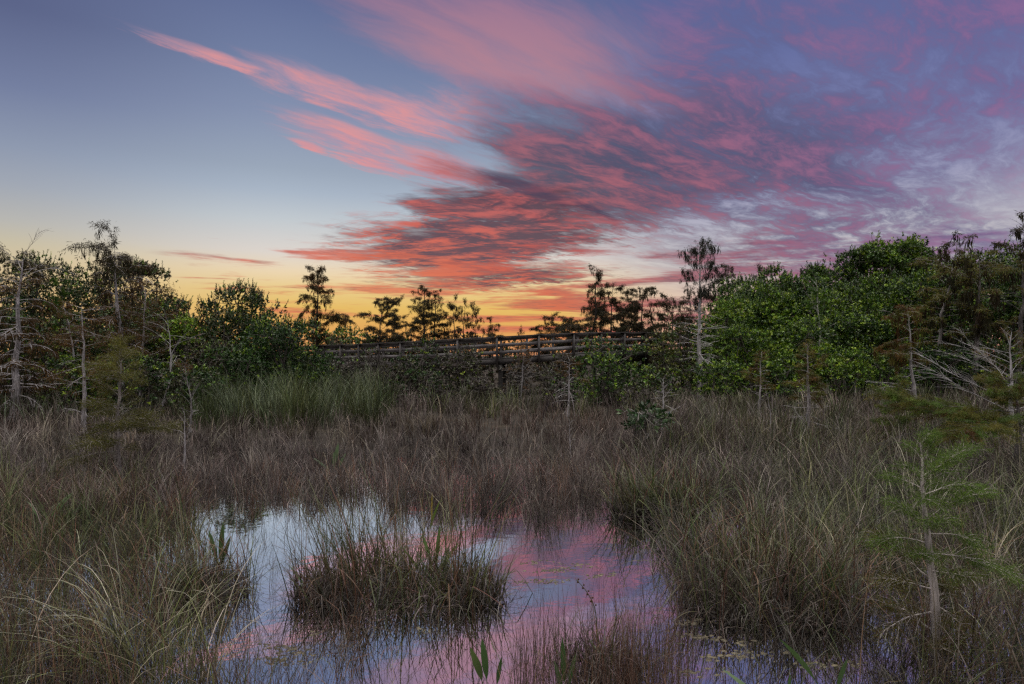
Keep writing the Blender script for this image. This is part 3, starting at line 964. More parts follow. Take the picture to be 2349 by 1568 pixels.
# ================================================================ trees against the sunset
cy = cypress
cy('cypress_tree', 'lone conical cypress before the yellow sky, with one drooping limb to the right', 723, 40, 616,
   [(0.3, 0.8), (0.55, 0.9), (0.68, 0.5), (0.73, 1.4), (0.85, 1.2), (0.95, 0.8), (1, 0.3)], [(0, 25), (0.55, 35), (0.75, 20), (1, 50)], nb=64, r0=0.13, bark=(0.10, 0.09, 0.085),
   fol_from=0.3, fol=1.5, fl=0.19, fw=0.024, tassel=0.22, tl=0.5, seed=11, group=GF, first=0.3, droop=1.0, extra=((0.50, 0.1, 2.5, 42), (0.54, -0.1, 2.3, 36), (0.48, 0.2, 1.9, 50), (.4, 3.3, 1.2, 40)), lean=0.1, cols=SILH + RUST)
for i, (px, Y, t, r0, prof, kw, lab) in enumerate([
    (868, 45, 688, .11, [(.3, 1.6), (.6, 1.7), (.85, 1.2), (1, .5)], dict(nb=46, asym=(.3, 0)), 'wide low cypress first to the right of the lone conical one'),
    (902, 47, 712, .09, [(.3, 1.3), (.7, 1.2), (1, .5)], dict(nb=34), 'short cypress leaning on the right side of the wide low one'),
    (968, 45, 656, .14, [(.3, 1.8), (.5, 1.7), (.75, 1.1), (1, .35)], dict(nb=64, fol=1.15), 'tallest cypress of the cluster above the middle of the boardwalk'),
    (993, 46, 668, .11, [(.3, 1.5), (.6, 1.4), (1, .4)], dict(nb=46, fol=1.0, tassel=.2), 'second cypress of the pair at the centre, its top just lower'),
    (1040, 45, 692, .08, [(.4, .8), (.8, .9), (1, .5)], dict(nb=34, tassel=.4, fol=.7), 'thin see-through cypress just right of the central pair'),
    (1062, 47, 694, .08, [(.4, .8), (.8, .8), (1, .5)], dict(nb=34, tassel=.3, fol=.7), 'slender cypress between the thin see-through one and the tassel-topped one'),
    (1091, 45, 706, .07, [(.4, .6), (.8, .7), (1, .5)], dict(nb=30, tassel=.5, fol=.8), 'small tassel-topped cypress at the right end of the central cluster'),
    (1130, 44, 742, .06, [(.3, .8), (1, .6)], dict(nb=30), 'little round-topped cypress above the post of the boardwalk'),
    (1190, 40, 748, .05, [(.3, .6), (.7, .4), (1, .15)], dict(nb=26, fol=.6), 'small thin cypress alone over the middle of the boardwalk rail'),
    (1256, 40, 726, .08, [(.4, 1.1), (.8, 1.1), (1, .6)], dict(nb=40, tassel=.2), 'flat-topped small cypress above the right half of the boardwalk'),
    (1305, 41, 738, .08, [(.4, 1.0), (.8, .9), (1, .6)], dict(nb=36), 'small rounded cypress left of the tiered one'),
    (1358, 38, 614, .13, [(.25, 1.0), (.5, 1.5), (.62, 1.8), (.7, .7), (.82, .55), (.93, .5), (1, .3)], dict(nb=66, tassel=.34, tl=.45, fol=1.1, asym=(.35, math.pi)), 'tall tiered cypress with drooping limbs reaching left, above the boardwalk'),
    (1400, 40, 655, .11, [(.3, 1.5), (.7, 1.2), (1, .5)], dict(nb=52, tassel=.15), 'dense cypress touching the tiered one on its right'),
    (1440, 42, 690, .09, [(.3, 1.3), (1, .7)], dict(nb=40), 'low filled-in cypress between the dense one and the tassel-crowned one'),
    (1477, 39, 662, .11, [(.3, 1.0), (.6, 1.2), (.85, 1.1), (1, .6)], dict(nb=52, tassel=.34, tl=.4), 'cypress with round tasselled crown left of the tall pale-trunked one'),
    (1540, 36, 690, .09, [(.3, 1.3), (.8, 1.2), (1, .6)], dict(nb=46, fol=.9), 'brownish cypress just left of the tall pale-trunked one'),
    (1583, 34, 668, .08, [(.3, .9), (.8, .8), (1, .6)], dict(nb=36, fol=.8), 'low cypress half hidden behind the tall pale trunk'),
    (1678, 37, 606, .09, [(.5, .5), (.8, .4), (.93, .5), (1, .3)], dict(nb=34, tassel=.3), 'thin cypress top poking over the hammock right of the tall pale trunk'),
    (1652, 37, 640, .09, [(.5, .9), (.9, .8), (1, .5)], dict(nb=34, tassel=.2), 'rounded dark cypress top on the left shoulder of the hammock'),
    (1742, 37, 618, .09, [(.5, .9), (.9, .8), (1, .5)], dict(nb=34, tassel=.3), 'dark tassel-tipped cypress top behind the first rise of the hammock'),
]):
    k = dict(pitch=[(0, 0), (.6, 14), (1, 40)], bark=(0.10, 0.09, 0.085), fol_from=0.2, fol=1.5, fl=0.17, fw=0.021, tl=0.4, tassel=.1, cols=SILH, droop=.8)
    k.update(kw)
    cy('cypress_tree', lab, px, Y, t, [(h_, l_ * 1.28) for h_, l_ in prof], r0=r0, seed=40 + i, group=GF, first=.14, **k)

for i, (px, Y, t, w, kw, lab) in enumerate([
    (800, 46, 774, 150, dict(cols=GREYB + OLIVE, young=.0, dens=1.1), 'grey-olive brush directly behind the left end of the rails'),
    (930, 44, 776, 170, dict(cols=GREYB + OLIVE + RUSTL, young=.0, dens=1.1), 'grey-olive brush behind the rails below the wide low cypress'),
    (1070, 43, 778, 170, dict(cols=GREYB + OLIVE + RUSTL, young=.0, dens=1.0), 'grey-olive brush behind the rails left of the middle post'),
    (800, 62, 738, 120, dict(cols=MIDG, young=.2), 'light green mound of bushes far behind the left end of the boardwalk'),
    (748, 55, 742, 100, dict(cols=MIDG, young=.15), 'green bush behind the foot of the lone conical cypress'),
    (850, 58, 752, 90, dict(cols=MIDG + OLIVE, young=.12), 'green bush between the lone cypress and the wide low one'),
    (775, 47, 768, 90, dict(cols=RUSTL + OLIVE, young=.0, dens=.7), 'rust-brown bush over the left end of the handrail'),
    (850, 48, 765, 100, dict(cols=MIDG, young=.12), 'green bush over the handrail at left'),
    (925, 48, 752, 110, dict(cols=RUSTL, young=.0, dens=.6, open_=.4), 'rusty brush below the wide low cypress'),
    (1000, 50, 748, 130, dict(cols=RUSTL + DARK, young=.0, dens=.6, open_=.5), 'dark brush around the feet of the central cypress pair'),
    (1080, 50, 755, 120, dict(cols=RUSTL + DARK, young=.0, dens=.6, open_=.5), 'dark brush right of the central cypress pair'),
    (1160, 50, 775, 90, dict(cols=RUSTL + DARK, young=.0, dens=.5, open_=.5), 'low dark brush behind the middle of the boardwalk'),
    (1240, 48, 770, 110, dict(cols=RUSTL + DARK, young=.0, dens=.4, open_=.5), 'thin dark brush seen through the rails right of the middle post'),
    (1330, 46, 745, 120, dict(cols=DARK + OLIVE, young=.0, dens=.6, open_=.5), 'dark brush under the tiered cypress'),
    (1420, 46, 728, 140, dict(cols=DARK + OLIVE, young=.0, dens=.5, open_=.6), 'dark brush under the dense cypress'),
    (1510, 42, 715, 130, dict(cols=DARK + OLIVE, young=.03, dens=.6, open_=.5), 'dark brush under the round tasselled cypress'),
    (1590, 38, 700, 130, dict(cols=DARK + OLIVE, young=.05, dens=.7, open_=.4), 'dark brush behind the tall pale-trunked cypress'),
]):
    B('bush', lab, px, Y, t, w, seed=80 + i, group=GFB, **kw)

# ================================================================ brush in front of the boardwalk
for i, (px, Y, t, w, kw, lab) in enumerate([
    (790, 29, 806, 150, dict(cols=GREYB, young=0, dens=.5, open_=.6, twigs=260), 'grey twiggy brush under the left end of the boardwalk'),
    (880, 28.5, 803, 130, dict(cols=GREYB + OLIVE, young=0, dens=.5, open_=.6, twigs=260), 'grey-olive brush below the handrail left of centre'),
    (965, 28, 776, 130, dict(cols=OLIVE + DARK, young=.05, dens=.8, twigs=140), 'dark olive bush overlapping the handrail left of centre'),
    (1050, 28, 778, 140, dict(cols=OLIVE + GREYB, young=.03, dens=.9, twigs=200), 'olive bush overlapping the rails near the middle post'),
    (1000, 25, 850, 150, dict(cols=DARK + OLIVE, young=.0, dens=.7, twigs=200), 'low black-brown bush in front of the boardwalk left of its middle post'),
    (1110, 25, 858, 110, dict(cols=GREYB + OLIVE, young=.0, dens=.6, twigs=220), 'low grey brush around the middle post of the boardwalk'),
    (1190, 26.5, 806, 110, dict(cols=GREYB + RUSTL, young=.0, dens=.45, open_=.6, twigs=300), 'purplish grey brush right of the middle post'),
    (1265, 27, 795, 130, dict(cols=OLIVE + GREYB, young=.0, dens=.6, open_=.4, twigs=240), 'grey-green bush before the rails right of the middle post'),
    (1290, 23.5, 868, 130, dict(cols=DARK + GREYB, young=.04, dens=.6, twigs=220), 'low dark brush beside the small bare white cypress at centre'),
    (890, 24.5, 872, 110, dict(cols=GREYB + DARK, young=.0, dens=.6, twigs=200), 'low dark brush at the right end of the tall reeds'),
]):
    B('bush', lab, px, Y, t, w, seed=110 + i, group=GB, **kw)
B('bush', 'dense dark green bush in front of the right half of the boardwalk', 1392, 25.5, 778, 225, seed=130, group=GR, cols=DARK + MIDG, young=.22, dens=1.1)
B('bush', 'yellow-green bush at the right end of the boardwalk', 1535, 27, 742, 150, seed=131, group=GR, cols=OLIVE + MIDG, young=.45, youngc=[(.17, .19, .03), (.14, .17, .03)], dens=.9, open_=.3)
B('bush', 'dark olive bush left of the foot of the tall pale-trunked cypress', 1500, 24, 838, 150, seed=132, group=GR, cols=DARK + OLIVE, young=.2)
B('bush', 'pale drooping olive shrub in the grass line left of the tall pale trunk', 1462, 21.5, 868, 110, seed=133, group=GR, cols=OLIVE + GREYB, young=.05, dens=.6, open_=.5)

# ================================================================ right hammock
for i, (nm, px, Y, t, w, kw, lab) in enumerate([
    ('broadleaf_tree', 2008, 36, 528, 118, dict(cols=MIDG, young=.40, trunk_h=.55, lobes=9, shoots=0.01, dens=.9), 'left of the twin round-crowned trees on top of the right hammock'),
    ('broadleaf_tree', 2078, 37, 522, 128, dict(cols=MIDG, young=.45, trunk_h=.55, lobes=9, shoots=0.01, dens=.9), 'right of the twin round-crowned trees on top of the right hammock'),
    ('broadleaf_tree', 2045, 38, 596, 170, dict(cols=DARK + MIDG, young=.2, trunk_h=.2), 'dark tree behind the feet of the twin round-crowned trees'),
    ('broadleaf_tree', 1952, 36, 560, 130, dict(cols=DARK + MIDG, young=0.14, trunk_h=.3), 'dark tree on the left shoulder of the twin round-crowned ones'),
    ('broadleaf_tree', 2120, 37, 552, 190, dict(cols=MIDG + OLIVE, young=0.29, trunk_h=.3), 'green tree to the right of the twin round-crowned ones'),
    ('broadleaf_tree', 2235, 36, 560, 220, dict(cols=OLIVE + MIDG, young=0.29, trunk_h=.3), 'olive tree behind the drooping rusty cypress at right'),
    ('broadleaf_tree', 2345, 34, 540, 200, dict(cols=OLIVE + DARK, young=0.22, trunk_h=.3), 'olive tree at the right edge behind the dark cypress'),
    ('bush', 1700, 34, 628, 190, dict(dens=2.1, cols=DARK + MIDG, young=0.22, shoots=.12), 'dark bush on the left slope of the hammock skyline'),
    ('bush', 1796, 34, 608, 170, dict(dens=2.1, cols=DARK + MIDG, young=0.26, shoots=.14), 'spiky-topped bush at the middle of the hammock skyline'),
    ('bush', 1884, 34, 566, 150, dict(dens=2.1, cols=DARK + MIDG, young=0.26, shoots=.14), 'spiky-topped bush just left of the twin round-crowned trees'),
    ('bush', 1750, 32, 664, 200, dict(cols=DARK, young=.1), 'dark bush filling the saddle of the hammock behind its bright left face'),
    ('bush', 1850, 32, 648, 210, dict(cols=DARK, young=.1), 'dark bush directly under the spiky skyline of the hammock'),
    ('bush', 2180, 33, 618, 220, dict(cols=DARK + MIDG, young=.1), 'dark bush behind the pale upper trunk of the drooping olive cypress'),
    ('bush', 1665, 30.5, 672, 200, dict(cols=MIDG, young=0.60), 'bright green bush right behind the tall pale trunk'),
    ('bush', 1775, 30.5, 640, 200, dict(cols=MIDG, young=0.65), 'bright yellow-green bush high on the left face of the hammock'),
    ('bush', 1885, 30.5, 640, 200, dict(cols=MIDG + DARK, young=0.60), 'bright green bush at the middle of the hammock face'),
    ('bush', 1995, 31, 640, 190, dict(cols=DARK + MIDG, young=0.43), 'dark green bush below the twin round-crowned trees'),
    ('bush', 2095, 31, 600, 200, dict(cols=DARK + MIDG, young=0.36), 'shaded bush left of the drooping rusty cypress'),
    ('bush', 1935, 29, 720, 180, dict(cols=DARK, young=0.29), 'dark bush in the hollow of the hammock face'),
    ('bush', 1725, 27.5, 762, 190, dict(cols=MIDG + DARK, young=0.50), 'bright low bush right of the tall pale trunk'),
    ('bush', 1830, 28, 745, 190, dict(cols=DARK + MIDG, young=0.36), 'dark bush behind the small amber cypress'),
    ('bush', 1650, 25.5, 838, 140, dict(cols=DARK + MIDG, young=0.43), 'low bright bush at the foot of the tall pale trunk'),
    ('bush', 1800, 25.5, 838, 150, dict(cols=DARK + MIDG, young=0.31), 'low dark bush left of the small amber cypress'),
    ('bush', 1925, 26, 800, 170, dict(cols=MIDG + DARK, young=0.58), 'bright low bush right of the small amber cypress'),
    ('bush', 2030, 26, 832, 170, dict(cols=DARK + MIDG, young=0.36), 'low dark bush at the right foot of the hammock'),
    ('bush', 2210, 30.5, 610, 220, dict(cols=DARK + MIDG, young=0.12), 'black-green bush behind the grey trunks at right'),
    ('bush', 2330, 30, 600, 220, dict(cols=DARK + MIDG, young=0.12), 'black-green bush at the right edge of the picture'),
    ('bush', 2150, 26, 800, 180, dict(cols=DARK, young=0.14), 'deep-shaded low bush below the drooping rusty cypress'),
    ('bush', 2290, 25, 800, 210, dict(cols=DARK + OLIVE, young=0.09), 'deep-shaded low bush at the right behind the white dead cypress'),
]):
    B(nm, lab, px, Y, t - 14, w, seed=150 + i, group=GR, cat='tree' if 'tree' in nm else 'bush', wood='trunk' if 'tree' in nm else 'stems', **{'dens': 1.5, 'up': .8, **kw})

cy('cypress_tree', 'tall pale-trunked cypress at right of centre, bare below a vase crown of dark tassels', 1606, 27, 566,
   [(0.15, 0.6), (0.3, 1.1), (0.5, 1.2), (0.62, 0.7), (0.68, 1.1), (0.8, 1.55), (0.93, 1.2), (1, .5)], [(0, -8), (.3, 4), (.55, 6), (.66, 38), (.85, 42), (1, 60)], nb=92, r0=0.12, bark=(0.66, 0.62, 0.64),
   cols=[(.036, .042, .028), (.048, .052, .036)], fol_from=0.62, fol=.22, fl=0.11, fw=0.016, tassel=.5, tl=.36, seed=31, group=GT, first=.16, droop=.45, lean=-.05, sub=8)
cy('cypress_tree', 'olive and rust cypress with drooping foliage and pale upper trunk at right', 2152, 26, 548,
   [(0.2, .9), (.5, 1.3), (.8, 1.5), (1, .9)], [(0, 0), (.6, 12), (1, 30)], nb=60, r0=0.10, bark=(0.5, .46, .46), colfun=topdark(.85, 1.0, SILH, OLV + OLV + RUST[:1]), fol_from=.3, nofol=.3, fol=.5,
   fl=.16, fw=.03, tassel=.35, tl=.5, seed=32, group=GT, first=.2, droop=.9, lean=.5, bend=-.2)
cy('cypress_tree', 'grey-trunked cypress hung with strands, between the drooping rusty one and the right edge', 2236, 25, 590,
   [(.4, .6), (.6, 1.0), (.8, 1.5), (1, 1.1)], [(0, 0), (.6, 15), (1, 30)], nb=46, r0=.12, bark=(.28, .25, .255), colfun=topdark(.9, 1.0, OLV, OLV + OLV + RUST[:1]), fol_from=.5, nofol=.35, fol=.4,
   fl=.15, fw=.028, tassel=.4, tl=.7, seed=33, group=GT, first=.35, droop=.9)
cy('cypress_tree', 'dark-topped cypress rising highest at the right edge', 2330, 26, 498,
   [(.2, .9), (.5, 1.1), (.7, .9), (.85, 1.25), (.95, 1.0), (1, .5)], [(0, 0), (.6, 10), (1, 40)], nb=64, r0=.13, bark=(.22, .2, .2), colfun=topdark(.7, .85, SILH, OLV + OLV + RUST[:2]), fol_from=.25, nofol=.3, fol=.6,
   fl=.16, fw=.03, tassel=.25, tl=.4, seed=34, group=GT, first=.2, droop=.7)
cy('cypress_tree', 'flat-topped rusty cypress with bare white lower limbs, left of the drooping olive one', 2103, 20.5, 705,
   [(.1, .8), (.35, 1.0), (.55, .9), (.8, 1.1), (1, .8)], [(0, -4), (.7, 6), (1, 28)], nb=42, r0=.07, bark=(.6, .57, .58), cols=RUST + OLV, fol_from=.5, nofol=.1, fol=1.0,
   fl=.12, fw=.02, tassel=.25, tl=.4, seed=35, group=GT, first=.15, droop=.7, lean=-.25, asym=(.4, math.pi))
cy('cypress_tree', 'small amber cypress with white-patched lower trunk in the grass at right', 1850, 15.6, 786,
   [(.1, .6), (.3, .65), (.5, .6), (.8, .45), (1, .2)], [(0, -6), (.6, 2), (1, 45)], nb=44, r0=.055, bark=(.55, .51, .52), cols=RUST + OLV + OLV, fol_from=.42, nofol=.12, fol=1.2,
   fl=.085, fw=.011, seed=36, group=GT, first=.1, droop=.3)
cy('cypress_tree', 'little amber cypress in the grass line right of the tall pale trunk', 1741, 20.5, 806,
   [(.2, .6), (.6, .6), (1, .2)], [(0, -4), (1, 40)], nb=30, r0=.045, bark=(.55, .51, .52), cols=RUST + OLV, fol_from=.4, nofol=.2, fol=.9, fl=.10, fw=.014, seed=37, group=GT, first=.25)
cy('dead_tree', 'white dead cypress with thick bare limbs spreading left at the right edge', 2327, 13.6, 760,
   [(.3, .9), (.5, 1.3), (.7, 1.0), (1, .3)], [(0, 10), (.5, 24), (1, 50)], nb=26, r0=.065, bark=(.62, .59, .62), cols=RUST + OLV, fol_from=.45, nofol=.45, fol=.6, fl=.07, fw=.009, seed=38, group=GT, first=.3,
   asym=(.45, math.pi), extra=((.36, 3.25, 1.55, 16), (.45, 3.0, 1.5, 22), (.55, 3.3, 1.3, 34), (.62, 2.8, 1.1, 40)), droop=.1)
cy('cypress_tree', 'dark-trunked cypress at the right edge with one long olive limb reaching left', 2335, 10.6, 868,
   [(.5, .3), (.8, .7), (1, .5)], [(0, 0), (1, 25)], nb=18, r0=.075, bark=(.22, .2, .2), cols=OLV + OLV + OLV + BRT + RUST[:1], fol_from=.5, nofol=.1, fol=1.5, fl=.065, fw=.006, seed=39, group=GT, first=.62, droop=.1,
   extra=((.66, 3.14, 2.3, 3), (.70, 3.32, 2.0, 6), (.68, 2.95, 1.8, 2), (.75, 3.1, 1.5, 10), (.6, 3.4, 1.2, 8), (.72, 3.0, 2.1, 4)), sub=13, vdroop=.3)
cy('cypress_sapling', 'small bright green feathery sapling before the right foot of the hammock', 2062, 14, 868,
   [(.2, .45), (.6, .4), (1, .12)], [(0, 10), (1, 55)], nb=34, r0=.03, bark=(.2, .17, .15), cols=BRT + OLV, fol_from=.15, fol=1.6, fl=.075, fw=.008, seed=60, group=GT, first=.2, droop=.2)
cy('cypress_sapling', 'nearest young cypress at lower right, pale trunk with green upper and rusty lower sprays', 2152, 4.45, 1012,
   [(.08, .34), (.25, .40), (.45, .42), (.7, .46), (.88, .34), (1, .12)], [(0, 2), (.5, 10), (.75, 22), (1, 55)], nb=34, r0=.047, bark=(.74, .66, .64),
   colfun=lambda r, h: pick(r, BRT, len(h), .3) * ss(h, .42, .6)[:, None] + pick(r, RUST + OLV + OLV, len(h), .3) * (1 - ss(h, .42, .6))[:, None],
   fol_from=.12, nofol=.08, fol=.85, fl=.048, fw=.0032, seed=61, group=GT, first=.14, droop=.35, lean=-.10, bend=.03, sub=20, flare=1.35, twr=.8, twl=1.7, vdroop=.1, spr=.28)
cy('dead_tree', 'bare pale little cypress behind the glossy pond shrub', 1519, 14.6, 868,
   [(.2, .45), (.6, .5), (1, .2)], [(0, -5), (.6, 8), (1, 55)], nb=34, r0=.04, bark=(.56, .53, .55), fol=0, seed=62, group=GT, first=.3)
cy('dead_tree', 'small bare white cypress before the grey brush at centre', 1302, 21.5, 822,
   [(.2, .5), (.6, .7), (1, .4)], [(0, -5), (.6, 8), (1, 35)], nb=26, r0=.045, bark=PALE, cols=RUST, fol_from=.65, fol=.5, fl=.1, fw=.012, seed=63, group=GT, first=.2)
cy('dead_tree', 'tiny bare pale sapling in the grass left of the glossy pond shrub', 1308, 13, 962,
   [(.5, .25), (1, .15)], [(0, 15), (1, 50)], nb=9, r0=.012, bark=PALE, fol=0, seed=64, group=GT, first=.45)
cy('dead_stick', 'single bare pale stick upright in the grass between the two amber cypresses', 1764, 15, 886,
   [(.5, .05), (1, .05)], [(0, 30), (1, 60)], nb=3, r0=.014, bark=PALE, fol=0, seed=65, group=GT, first=.6, bend=.05)
cy('dead_tree', 'small forked pale-barked tree with few leaves on the face of the right hammock', 1882, 27.6, 640,
   [(.4, .8), (.7, 1.2), (1, .6)], [(0, 20), (.6, 35), (1, 55)], nb=20, r0=.07, bark=(.6, .57, .56), cols=MIDG, fol_from=.7, fol=.35, fl=.12, fw=.05, seed=67, group=GT, first=.42, lean=-.25)
cy('dead_tree', 'bare grey little cypress below the middle of the boardwalk', 1195, 25, 800,
   [(.2, .7), (.6, .8), (1, .3)], [(0, -5), (.6, 12), (1, 45)], nb=30, r0=.05, bark=GREY, cols=RUST, fol_from=.7, fol=.4, fl=.12, fw=.018, seed=66, group=GT, first=.2)
# glossy shrub that stands in the wet grass
rng = np.random.default_rng(77)
ml, mw = bush_meshes(rng, 1.25, 0.9, 1.12, 62, 0.125, cols=[(.03, .075, .02), (.04, .09, .025)], young=.2, youngc=[(.07, .13, .04)], trunk_h=.42, lobes=7, shoots=0, wfrac=.42, up=.2, stem_col=(.3, .28, .27), twigs=50, nl=7)
r_ = tag(empty('pond_shrub', (X(1487, 13.4), 13.4, float(ground(X(1487, 13.4), 13.4)))), 'glossy dark-leaved shrub on a thin stem in the grass behind the pond', 'shrub')
ml.build('crown', MAT['leaf'], r_)
mw.build('stems', MAT['bark'], r_, True)


# ================================================================ grass
DRY = [(0.17, 0.135, 0.122), (0.115, 0.085, 0.077), (0.27, 0.225, 0.21), (0.07, 0.048, 0.042)]
REDB = [(0.18, 0.092, 0.06), (0.14, 0.07, 0.046), (0.22, 0.125, 0.08)]
GRN = [(0.095, 0.118, 0.038), (0.066, 0.094, 0.03), (0.14, 0.148, 0.05)]
BLUEG = [(0.13, 0.16, 0.095), (0.16, 0.19, 0.12), (0.11, 0.15, 0.07)]
STRAW = [(0.36, 0.31, 0.22), (0.42, 0.37, 0.29)]
DEAD_SHADE = [(0.040, 0.029, 0.024), (0.07, 0.050, 0.039), (0.024, 0.019, 0.017), (0.22, 0.19, 0.18)]  # dead blades; the darkest also stand in for shade low in the grass


def y_of(py):
    Y = 2.2 * 1436 / (py - 815.0)
    for _ in range(3):
        Y = (2.2 - ground(0 * Y, Y).clip(-0.05, 1)) * 1436 / (py - 815.0)
    return Y


def wavy(x, y, s, sd):
    r = np.random.default_rng(sd)
    k = r.normal(size=(6, 2)) / s
    ph = r.uniform(0, 6.28, 6)
    return np.sin(np.stack([x, y], -1) @ k.T + ph).sum(-1) / 3.0


def field(m, rng, n, pxr, pyr, hr, cols, w0=0.004, wY=0.0009, th=0.22, curl=(0.1, 0.9), clump=0.65, cs=0.09, keep=None, kink=0.06, segs=5, tone=None, per=30, var=0.6):
    """blades rooted in the marsh; most of them gathered in tufts that lean, bend and colour together"""
    def spots(k):
        py = rng.uniform(pyr[0], pyr[1], k)
        px = rng.uniform(pxr[0], pxr[1], k)
        if keep is not None:
            kk = rng.uniform(0, 1, k) < keep(px, py)
            px, py = px[kk], py[kk]
        Y = y_of(py)
        return X(px, Y), Y
    nt = max(1, int(n * clump / per))
    tx, tY = spots(nt)
    nt = len(tx)
    x, Y = spots(int(n * (1 - clump)))
    ns = len(x)
    k = rng.integers(max(4, per // 2), per * 3 // 2 + 1, nt)
    ti = np.repeat(np.arange(nt), k)
    sp = cs * (0.6 + tY[ti] * 0.035) * rng.uniform(0.5, 1.5, nt)[ti]
    ox, oy = rng.normal(0, 1, (2, len(ti))) * sp
    x = np.concatenate([x, tx[ti] + ox])
    Y = np.concatenate([Y, tY[ti] + oy])
    N = len(x)
    z = np.maximum(ground(x, Y), -0.12) - 0.03
    tz_ = np.concatenate([rng.uniform(0.75, 1.1, ns), rng.uniform(0.75, 1.18, nt)[ti]])
    h = rng.uniform(hr[0], hr[1], N) * tz_ * (1 + 0.15 * wavy(x, Y, 1.3, 3))
    az_ = rng.uniform(0, 2 * math.pi, N)
    az_[ns:] = np.arctan2(oy, ox) + rng.normal(0, .7, N - ns)
    th0 = np.abs(rng.normal(0, th, N))
    cu = rng.uniform(curl[0], curl[1], N) * np.where(rng.uniform(0, 1, N) < 0.15, 1.9, 1.0)
    # a whole tuft leans one way
    la = rng.uniform(0, 6.283, nt)[ti]
    fl_ = rng.uniform(0, 1, N - ns) < 0.6
    az_[ns:] = np.where(fl_, la + rng.normal(0, .45, N - ns), az_[ns:])
    w = np.maximum(w0, Y * wY) * rng.uniform(0.5, 1.35, N)
    tc = pick(rng, cols, nt, 0.2) * rng.uniform(1 - var, 1 + var, (nt, 1))
    c = pick(rng, cols, N, 0.3)
    c[ns:] = tc[ti] * 0.65 + c[ns:] * 0.35
    c *= rng.uniform(0.45, 1.5, (N, 1))
    if tone is not None:
        c = tone(rng, x, Y, c)
    blades(m, np.stack([x, Y, z], 1), h, az_, th0, cu, w, c * 0.85, c * 1.15, segs, rng, kink)


# --- dry fine grass across the middle of the marsh
def keep_mid(px, py):
    edge = 1186 + 10 * np.sin(px * 0.021) + 14 * np.sin(px * 0.0063 + 1) + 7 * np.sin(px * 0.057)
    edge = np.where(px < 430, 1250, edge)
    edge = np.where(px > 1430, 1175 + 0 * px, edge)
    k = np.clip((edge - py) / 22, 0, 1)
    # thinner over the wet strip left of the pond
    wet = np.exp(-((px - 620) / 190.0) ** 2) * ss(py, 1120, 1175)
    k *= 1 - 0.35 * wet
    wet2 = np.exp(-((px - 1330) / 200.0) ** 2) * ss(py, 1130, 1180)
    k *= 1 - 0.1 * wet2
    return k * (0.45 + 0.55 * ss(np.abs(px - 1174) * 0, -1, 1))


def tone_mid(rng, x, y, c):
    a = ss(wavy(x, y, 2.2, 11), 0.1, 0.9)[:, None]
    g_ = pick(rng, GRN, len(x), 0.25)
    b = ss(wavy(x, y, 3.0, 12), 0.2, 1.0)[:, None]
    c = c * (1 - 0.55 * a) + g_ * 0.55 * a
    return c * (1 - 0.45 * b) + pick(rng, REDB, len(x), 0.2) * 0.45 * b


rng = np.random.default_rng(400)
m = M()
field(m, rng, 60000, (-350, 2700), (900, 1215), (0.45, 0.85), DRY, w0=0.004, wY=0.00085, th=0.2, curl=(0.2, 1.3), keep=keep_mid, tone=tone_mid, segs=5, kink=.03)
field(m, rng, 9000, (-120, 2470), (925, 1200), (0.55, 0.95), DRY + STRAW, w0=0.004, wY=0.0008, th=0.22, curl=(0.2, 1.3), keep=keep_mid, segs=5, kink=.15)
field(m, rng, 18500, (-300, 2700), (900, 1215), (0.25, 0.7), DEAD_SHADE[:3], w0=0.005, wY=0.001, th=0.4, curl=(0.1, 1.4), keep=keep_mid, segs=4, kink=.2, clump=.8)  # dark dead blades, added to put shade between the tufts by colour
field(m, rng, 6500, (380, 1560), (1090, 1212), (0.4, 0.8), DRY + REDB, w0=0.004, wY=0.0009, th=0.2, curl=(0.1, 1.2), keep=keep_mid, segs=5, kink=.05)
field(m, rng, 7000, (380, 1560), (1120, 1215), (0.10, 0.34), DEAD_SHADE, w0=0.006, wY=0.0011, th=0.5, curl=(0.1, 1.4), keep=keep_mid, segs=4, kink=.2, clump=.8)
tag(m.build('dry_marsh_grass', MAT['grass']), 'fine dry purplish brown grass filling the middle of the marsh', 'grass', kind='stuff')

# --- tall green grass: behind, at right and left
m = M()


def keep_r(px, py):
    e = 1500 + (px - 1500) * 0.35
    k = (px > 1440 + 30 * np.sin(py * 0.05)) * 1.0
    k *= np.where((py > 1190) & (px < 1700 + (py - 1190) * 0.12), 0.10, 1.0)
    k *= np.where((py > 1440) & (px < 2080), 0.16, 1.0)
    k *= np.where((py > 1182) & (py < 1262) & (px > 1590) & (px < 1725), 0.08, 1.0)
    return k


field(m, rng, 11500, (1450, 2800), (925, 1070), (0.6, 1.15), GRN + DRY, w0=0.006, wY=0.0010, th=0.22, curl=(0.1, 1.0), keep=keep_r, segs=5)
field(m, rng, 8600, (1450, 2950), (1060, 1330), (0.6, 1.1), GRN + GRN + DRY + DEAD_SHADE[:2], w0=0.008, wY=0.0013, th=0.26, curl=(0.2, 1.6), keep=keep_r, segs=6, kink=.14)
field(m, rng, 5000, (1580, 3100), (1300, 1640), (0.5, 1.0), GRN + GRN + DRY + REDB + DEAD_SHADE[:2], w0=0.0075, wY=0.0014, th=0.30, curl=(0.2, 1.7), keep=keep_r, segs=6, kink=.14)
field(m, rng, 1500, (1480, 2470), (960, 1560), (0.9, 1.35), GRN + STRAW, w0=0.006, wY=0.0010, th=0.28, curl=(0.6, 2.0), keep=keep_r, segs=8, kink=.1)
field(m, rng, 12500, (1460, 2950), (930, 1620), (0.3, 0.75), DEAD_SHADE[:3], w0=0.006, wY=0.001, th=0.5, curl=(0.2, 1.6), keep=keep_r, segs=5, kink=.25, clump=.8)  # dead blades coloured dark to deepen the shaded gaps in the sawgrass
